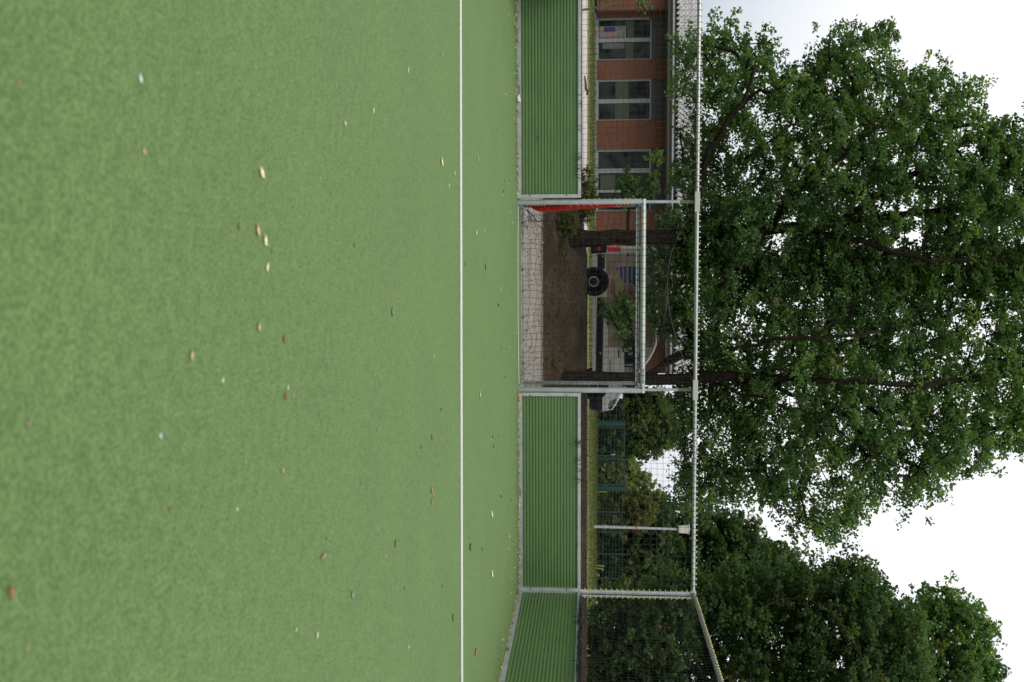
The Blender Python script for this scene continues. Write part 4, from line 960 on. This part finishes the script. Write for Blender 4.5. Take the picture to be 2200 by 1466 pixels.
for (z, ur, uf) in lv:
    xr0, xf = vx(ur), vx(uf); w = w_(z)*(1 if z < 2.12 else (.93 if z < 2.18 else .8 if z < 2.205 else .4)); rc = .16; rf_ = .34 if z < 1.3 else .22
    ring = []
    for (cx_, cy_, a0, rr) in ((xr0+rc, -w+rc, 180, rc), (xf-rf_, -w+rf_, 270, rf_), (xf-rf_, w-rf_, 0, rf_), (xr0+rc, w-rc, 90, rc)):
        for k in range(7):
            a = R(a0+90*k/6); ring.append((cx_+rr*math.cos(a), VY+.95+cy_+rr*math.sin(a), gz+z))
    V += ring
for i in range(len(lv)-1):
    for k in range(npt): F.append((i*npt+k, i*npt+(k+1) % npt, (i+1)*npt+(k+1) % npt, (i+1)*npt+k))
F.append(tuple(range((len(lv)-1)*npt, len(lv)*npt))); F.append(tuple(reversed(range(npt))))
MB().add(V, F).build('body', M['vanwhite'], Vn, True)
def ysurf(x, zrel):
    xf = vx(np.interp(zrel, [q[0] for q in lv], [q[2] for q in lv])); xr0 = vx(np.interp(zrel, [q[0] for q in lv], [q[1] for q in lv])); w = w_(zrel); rf_ = .34 if zrel < 1.26 else .22
    y = VY+.95-w
    if x > xf-rf_: y = VY+.95-w+rf_-math.sqrt(max(0, rf_**2-min(rf_, x-(xf-rf_))**2))
    if x < xr0+.16: y = VY+.95-w+.16-math.sqrt(max(0, .16**2-min(.16, xr0+.16-x)**2))
    return y
def decal(poly, mt, name, off, parent=Vn, n=9):
    """polygon in photo-measured side coordinates, laid on the curved side"""
    P = np.array([(vx(u), vz(v)-gz) for v, u in poly]); lo, hi = P[:, 1].min(), P[:, 1].max(); V = []; F = []; 
    zs_ = np.linspace(lo+.001, hi-.001, n*2); rows = []
    for z in zs_:
        xs_ = []
        for i in range(len(P)):
            a, b_ = P[i], P[(i+1) % len(P)]
            if (a[1] <= z) != (b_[1] <= z): xs_.append(a[0]+(b_[0]-a[0])*(z-a[1])/(b_[1]-a[1]))
        if len(xs_) >= 2: rows.append((min(xs_), max(xs_), z))
    NX = 7
    for (a, b_, z) in rows:
        for q in (0, .004):
            for t in range(NX): x = a+(b_-a)*t/(NX-1); V.append((x, ysurf(x, z)-off+q, gz+z))
    for i in range(len(rows)-1):
        k = i*2*NX; F += [(k+t, k+t+1, k+2*NX+t+1, k+2*NX+t) for t in range(NX-1)]
        F += [(k+NX, k, k+2*NX, k+3*NX), (k+NX-1, k+2*NX-1, k+4*NX-1, k+3*NX-1)]
    k = (len(rows)-1)*2*NX; F += [(t, t+NX, t+NX+1, t+1) for t in range(NX-1)]+[(k+t, k+t+1, k+t+NX+1, k+t+NX) for t in range(NX-1)]
    return MB().add(V, F).build(name, mt, parent)
pr = decal([(1301, 545), (1406, 545), (1408, 560), (1409, 744), (1302, 744)], M['vanbeige'], 'side_print', .006)
def sub(poly, mt, off=.010): decal(poly, mt, 'print_shape', off, pr, 14)
bs = bpy.data.materials.new('blue_stripe'); bs.use_nodes = True
def stripe():
    nt = bs.node_tree; N = nt.nodes.new; L = nt.links.new; b = nt.nodes['Principled BSDF']; b.inputs['Roughness'].default_value = .4
    tc = N('ShaderNodeTexCoord'); wv = N('ShaderNodeTexWave'); wv.bands_direction = 'Z'; wv.inputs['Scale'].default_value = 2.4; wv.inputs['Distortion'].default_value = 3; wv.inputs['Detail Scale'].default_value = .6
    r = N('ShaderNodeValToRGB'); e = r.color_ramp.elements; e[0].position = .80; e[0].color = (.012, .02, .10, 1); e[1].position = .9; e[1].color = (.25, .28, .42, 1)
    L(tc.outputs['Object'], wv.inputs[0]); L(wv.outputs[1], r.inputs[0]); L(r.outputs[0], b.inputs['Base Color'])
stripe()
sub([(1322, 575), (1345, 573), (1385, 572), (1388, 610), (1366, 618), (1358, 610), (1340, 608), (1331, 590)], bs)
sub([(1318, 583), (1325, 580), (1332, 596), (1340, 608), (1336, 630), (1322, 625), (1314, 596)], M['vanyellow'], .012)
sub([(1314, 598), (1322, 608), (1318, 630), (1336, 645), (1330, 650), (1310, 628), (1311, 612)], M['vanpink'], .014)
sub([(1340, 612), (1358, 612), (1362, 640), (1345, 660), (1336, 640)], M['vanpink'], .008)
sub([(1388, 545), (1408, 546), (1408, 575), (1392, 580)], M['vandark'], .009)
sub([(1389, 560), (1400, 560), (1404, 590), (1392, 612)], M['vandark'], .011)
sub([(1390, 615), (1409, 615), (1409, 700), (1395, 690), (1388, 640)], M['vandark'], .009)
sub([(1348, 662), (1366, 668), (1362, 735), (1350, 730)], M['vanpink'], .009)
sub([(1388, 588), (1398, 596), (1404, 603), (1397, 612), (1389, 612)], mat('print_pale', (.42, .38, .30), .4), .013)
decal([(1283, 546), (1299, 546), (1299, 578), (1283, 578)], M['black'], 'rub_strip', .03); decal([(1283, 640), (1297, 640), (1295, 800), (1280, 800)], M['black'], 'rub_strip', .03)
decal([(1275, 548), (1284, 548), (1284, 577), (1275, 577)], M['vanwhite'], 'sill', .022); decal([(1274, 641), (1282.5, 641), (1279.5, 802), (1273, 802)], M['vanwhite'], 'sill', .022)
rb = MB().box((vx(526), VY-.02, gz+.25), (vx(545), VY+1.9, gz+.72), .04).build('rear_bumper', M['black'], Vn)
MB().box((vx(527.5), VY-.035, gz+.46), (vx(539), VY-.019, gz+.52)).build('reflector', M['redlens'], rb)
fb = []; nb = 21
for z, o_ in ((.22, -.03), (.30, .012), (.50, .02), (.58, .016), (.60, -.01)):
    xf = vx(np.interp(z, [q[0] for q in lv], [q[2] for q in lv])); w = .95; rf_ = .34
    pts_ = [(xf-rf_-.16, VY-o_), ]+[(xf-rf_+(rf_+o_)*math.sin(R(90*k/9)), VY+rf_-(rf_+o_)*math.cos(R(90*k/9))) for k in range(10)]
    pts_ += [(x, 2*VY+1.9-y) for x, y in reversed(pts_[1:])]; pts_ = pts_[:nb]
    fb += [(x, y, gz+z) for x, y in pts_]
F = [(i*nb+k, i*nb+k+1, (i+1)*nb+k+1, (i+1)*nb+k) for i in range(4) for k in range(nb-1)]+[tuple(range(4*nb, 5*nb)), tuple(reversed(range(nb)))]
MB().add(fb, F).build('front_bumper', M['black'], Vn, True)
tl = decal([(1305.5, 528.5), (1332, 528.5), (1332, 541), (1305.5, 541)], M['redlens'], 'tail_light', .008)
decal([(1307, 872), (1311, 862), (1322, 858), (1331, 861), (1331, 866), (1322, 877), (1309, 883)], M['carglass'], 'headlight', .006)
wd = decal([(1341.5, 757), (1385, 757), (1385, 793), (1366, 816), (1341.5, 838)], M['carglass'], 'door_window', .006)
decal([(1341.5, 786), (1366, 787), (1366, 790), (1341.5, 789)], M['black'], 'window_bar', .010, wd)
decal([(1385, 755), (1388, 755), (1388, 790), (1385, 794)], M['black'], 'window_trim', .008)
decal([(1328.5, 750), (1331, 750), (1331, 768), (1328.5, 768)], M['black'], 'door_handle', .03)
decal([(1345.5, 548), (1348.5, 548), (1348.5, 742), (1345.5, 742)], M['gutter'], 'sliding_rail', .020)
decal([(1347, 545), (1350, 545), (1350, 551), (1347, 551)], M['black'], 'rail_end', .024)
for u in (746, 747): pass
decal([(1300, 745.2), (1404, 745.2), (1404, 746.3), (1300, 746.3)], M['black'], 'door_gap', .005)
for v, w2, mt in ((1309, 3, 'vangreen'), (1313, .8, 'vangreen'), (1315, .6, 'vangreen'), (1317, .6, 'vanyellow'), (1319, .6, 'vanyellow')): decal([(v, 772), (v+w2, 772), (v+w2, 799), (v, 799)], M[mt], 'door_stripe', .005)
for v, u in ((1294, 551), (1293, 641), (1290, 759)): decal([(v-1.5, u-2.5), (v+2, u-2.5), (v+2, u+2.5), (v-1.5, u+2.5)], M['orange'], 'side_marker', .036)
MB().obox((vx(826), VY-.12, gz+1.32), (.04, 0, 0), (0, .09, 0), (0, 0, .13)).build('wing_mirror', M['black'], Vn)
MB().box((vx(578), VY+.16, gz+2.20), (vx(736), VY+.20, gz+2.235), .008).build('roof_gutter', M['vanwhite'], Vn)
for u in (605, 829):
    xw = vx(u); zw = gz+.33
    arch = MB().tube([(xw, VY-.012, zw+.02), (xw, VY+.25, zw+.02)], .425, 32).build('wheel_arch', M['black'], Vn, True)
    for yy in (VY-.03, VY+1.72):
        wh = empty('wheel', (xw, yy+.1, zw), None, None); wh.parent = Vn; wh.matrix_parent_inverse = Matrix.Translation(Vn.location).inverted()
        def wp(mb, nm, mt):
            o = mb.build(nm, mt, None, True); o.parent = wh; o.matrix_parent_inverse = Matrix.Translation(wh.location).inverted(); return o
        wp(MB().tube([(xw, yy, zw), (xw, yy+.025, zw), (xw, yy+.185, zw), (xw, yy+.21, zw)], [.30, .33, .33, .30], 36), 'tyre', M['rubber'])
        wp(MB().tube([(xw, yy-.004, zw), (xw, yy+.02, zw)], [.20, .21], 30), 'rim', M['rim'])
        rr = MB(); 
        for k in range(32):
            a, b_ = 2*math.pi*k/32, 2*math.pi*(k+1)/32
            rr.add([(xw+math.cos(t)*q, yy-y_, zw+math.sin(t)*q) for t in (a, b_) for q, y_ in ((.118, .006), (.133, .014), (.148, .006))], [(0, 1, 4, 3), (1, 2, 5, 4)])
        wp(rr, 'hub_ring', M['rimring'])

# ------------------------------------------------------------------ fence, gate, lamp and small things
YF = 60.0
def fx(u): return float(at(1300, u, YF)[0])
def fz(v): return float(at(v, 980, YF)[2])
def meshpanel(x0, x1, z0_, z1_, name, parent, y=YF):
    pl = []
    for x in np.arange(x0, x1, .10): pl.append([(x, y, z0_), (x, y, (z0_+z1_)/2), (x, y, z1_)])
    V, F = strands(pl, .0028); pl2 = [[(x0, y-.008, z), ((x0+x1)/2, y-.008, z), (x1, y-.008, z)] for z in np.arange(z0_, z1_+.01, .2)]
    V2, F2 = strands(pl2, .007); return npmesh(name, np.concatenate([V, V2]), [np.concatenate([F, F2+len(V)])], M['wire'], parent)
zf0, zf1 = 1.42, fz(1343)
g = empty('green_gate', (fx(980), YF, 1.4), 'dark green double wire mesh gate with thick posts, right of the van', 'gate')
for u, w in ((910.5, .13), (1049, .12)): MB().box((fx(u)-w, YF-.1, 1.2), (fx(u)+w, YF+.1, zf1+.03)).build('gate_post', M['fencegreen'], g)
for a, b_ in ((917, 981), (984, 1043)):
    lf = MB(); x0, x1 = fx(a), fx(b_); lf.box((x0, YF-.03, zf0), (x0+.09, YF+.03, zf1)); lf.box((x1-.09, YF-.03, zf0), (x1, YF+.03, zf1)); lf.box((x0+.09, YF-.028, zf1-.09), (x1-.09, YF+.028, zf1-.001)); lf.box((x0+.09, YF-.028, zf0), (x1-.09, YF+.028, zf0+.09))
    lo_ = lf.build('gate_leaf', M['fencegreen'], g); meshpanel(x0+.09, x1-.09, zf0+.09, zf1-.09, 'mesh_infill', lo_)
    if a == 917: MB().obox((fx(976.5), YF-.06, fz(1317)), (.02, 0, 0), (0, .02, 0), (0, 0, .10)).build('lock', M['sleeve'], lo_); MB().obox((fx(974.5), YF-.09, fz(1321)), (.07, 0, 0), (0, .01, 0), (0, 0, .012)).build('handle', M['sleeve'], lo_)
for k, (us, lb) in enumerate((([840, 872, 905], 'dark green wire mesh fence between the van front and the gate'), ([1054, 1100, 1143, 1190, 1243], 'dark green wire mesh fence right of the gate, running behind the lamp post'))):
    f = empty('wire_fence', (fx(us[0]), YF, 1.4), lb, 'fence', 'green mesh fencing')
    for u in us: MB().box((fx(u)-.035, YF-.03, 1.2), (fx(u)+.035, YF+.03, zf1+.04)).build('fence_post', M['fencegreen'], f)
    for a, b_ in zip(us[:-1], us[1:]): meshpanel(fx(a)+.04, fx(b_)-.04, zf0, zf1, 'mesh_panel', f)
MB_ = MB().tube([(fx(1052)+.1, YF-.25, 1.42), (fx(1051.5)+.1, YF-.25, fz(1304))], .03, 8).build('marker_stake', M['lime'], None, True); tag(MB_, 'straight lime green stake at the foot of the right gate post', 'stake')
for k, (v0, v1, u, dx, lb) in enumerate(((1273, 1299, 1204.5, 2.5, 'lime green bent stake, tallest of the three by the fence'), (1273, 1297, 1210.5, 4, 'lime green bent stake in the middle of the three by the fence'), (1271, 1288, 1222.5, 4, 'short lime green bent stake, right of the three by the fence'))):
    zA, zB = fz(v0)-.1, fz(v1); x = fx(u); s = YF/FPX
    o = MB().tube([(x, YF-1, zA), (x+.01, YF-1, (zA+zB)/2), (x+.03, YF-1, zB-.12), (x+dx*s*.6, YF-1, zB), (x+dx*s, YF-1, zB-.03), (x+dx*s+.02, YF-1, zB-.12)], .035, 8).build('bent_stake', M['lime'], None, True)
    tag(o, lb, 'stake', 'lime green stakes by the fence')
YP = 57.0
lx = float(at(1360, 1134, YP)[0]); zl0 = 1.4; zl1 = float(at(1456, 1136, YP)[2])
lp = empty('street_lamp', (lx, YP, zl0), 'pale grey lamp post with white box head and red band, behind the net', 'street lamp')
MB().tube([(lx-.03, YP, zl0), (lx, YP, (zl0+zl1)/2), (lx+.05, YP, zl1)], [.085, .075, .06], 12).build('pole', M['lampgrey'], lp, True)
MB().tube([(lx-.0, YP, float(at(1366, 1134, YP)[2])), (lx, YP, float(at(1368.5, 1134, YP)[2]))], .084, 12).build('red_band', M['redband'], lp, True)
hz0, hz1 = float(at(1458, 1136, YP)[2]), float(at(1479, 1136, YP)[2])
hd = MB(); 
for z, w in ((hz0, .17), (hz1, .21)): hd.v += [(lx+.05-w, YP-w, z), (lx+.05+w, YP-w, z), (lx+.05+w, YP+w, z), (lx+.05-w, YP+w, z)]
hd.f = [(0, 3, 2, 1), (4, 5, 6, 7), (0, 1, 5, 4), (1, 2, 6, 5), (2, 3, 7, 6), (3, 0, 4, 7)]; hd.n = 8; h_ = hd.build('lamp_head', M['lampwhite'], lp)
MB().box((lx+.05-.23, YP-.23, hz1), (lx+.05+.23, YP+.23, hz1+.04)).build('cap', M['lampgrey'], h_)
MB().obox((lx-.1, YP, hz1+.06), (.20, 0, .03), (0, .04, 0), (-.01, 0, .015)).build('cap_arm', M['lampwhite'], h_)
MB().tube([(lx+.04, YP, hz0-.1), (lx+.05, YP, hz0)], .09, 10).build('collar', M['dullpost'], h_)
# leaning mossy pole and fallen branch at the left
a, b_ = at(1240, 23.5, 28.6), at(1338, 5, 28.6)
o = MB().tube([a, (a+b_)/2+np.array([.02, 0, 0]), b_], [.034, .032, .026], 8).build('leaning_pole', M['mossy'], None, True); tag(o, 'thin mossy pole leaning to the left in front of the brick wall', 'pole')
pts = [at(1254, 163, 31), at(1256, 180, 31), at(1256.5, 192, 31), at(1261, 196, 31.2), at(1259, 204, 31.3)]
o = MB().tube([p+np.array([0, 0, .03]) for p in pts], [.02, .035, .04, .045, .03], 7).build('fallen_branch', M['deadwood'], None, True); tag(o, 'short dead branch lying on the pale lot, above the left board', 'branch')
# pale horizontal rail in the undergrowth at the right
e = empty('barrier_rail', (float(at(1306, 1370, 33.8)[0]), 33.8, .97), 'low pale horizontal barrier rail half hidden in the undergrowth at the right', 'barrier')
a, b_ = at(1308, 1292, 33.8), at(1304, 1560, 33.8); MB().tube([a, b_], .045, 10).build('rail', M['lampwhite'], e, True)
for u in (1345, 1430, 1540):
    p = at(1303, u, 33.85); MB().tube([(p[0], 33.9, .95), (p[0], 33.9, p[2])], .05, 8).build('rail_post', M['deadwood'], e, True)
o = MB().tube([(float(at(1258, 1421, 29.6)[0]), 29.6, .9), (float(at(1258, 1422, 29.6)[0]), 29.6, 1.5)], [.16, .14], 12).build('tree_stump', M['bark'], None, True); tag(o, 'dark broad stump on the bank top behind the side board', 'stump')
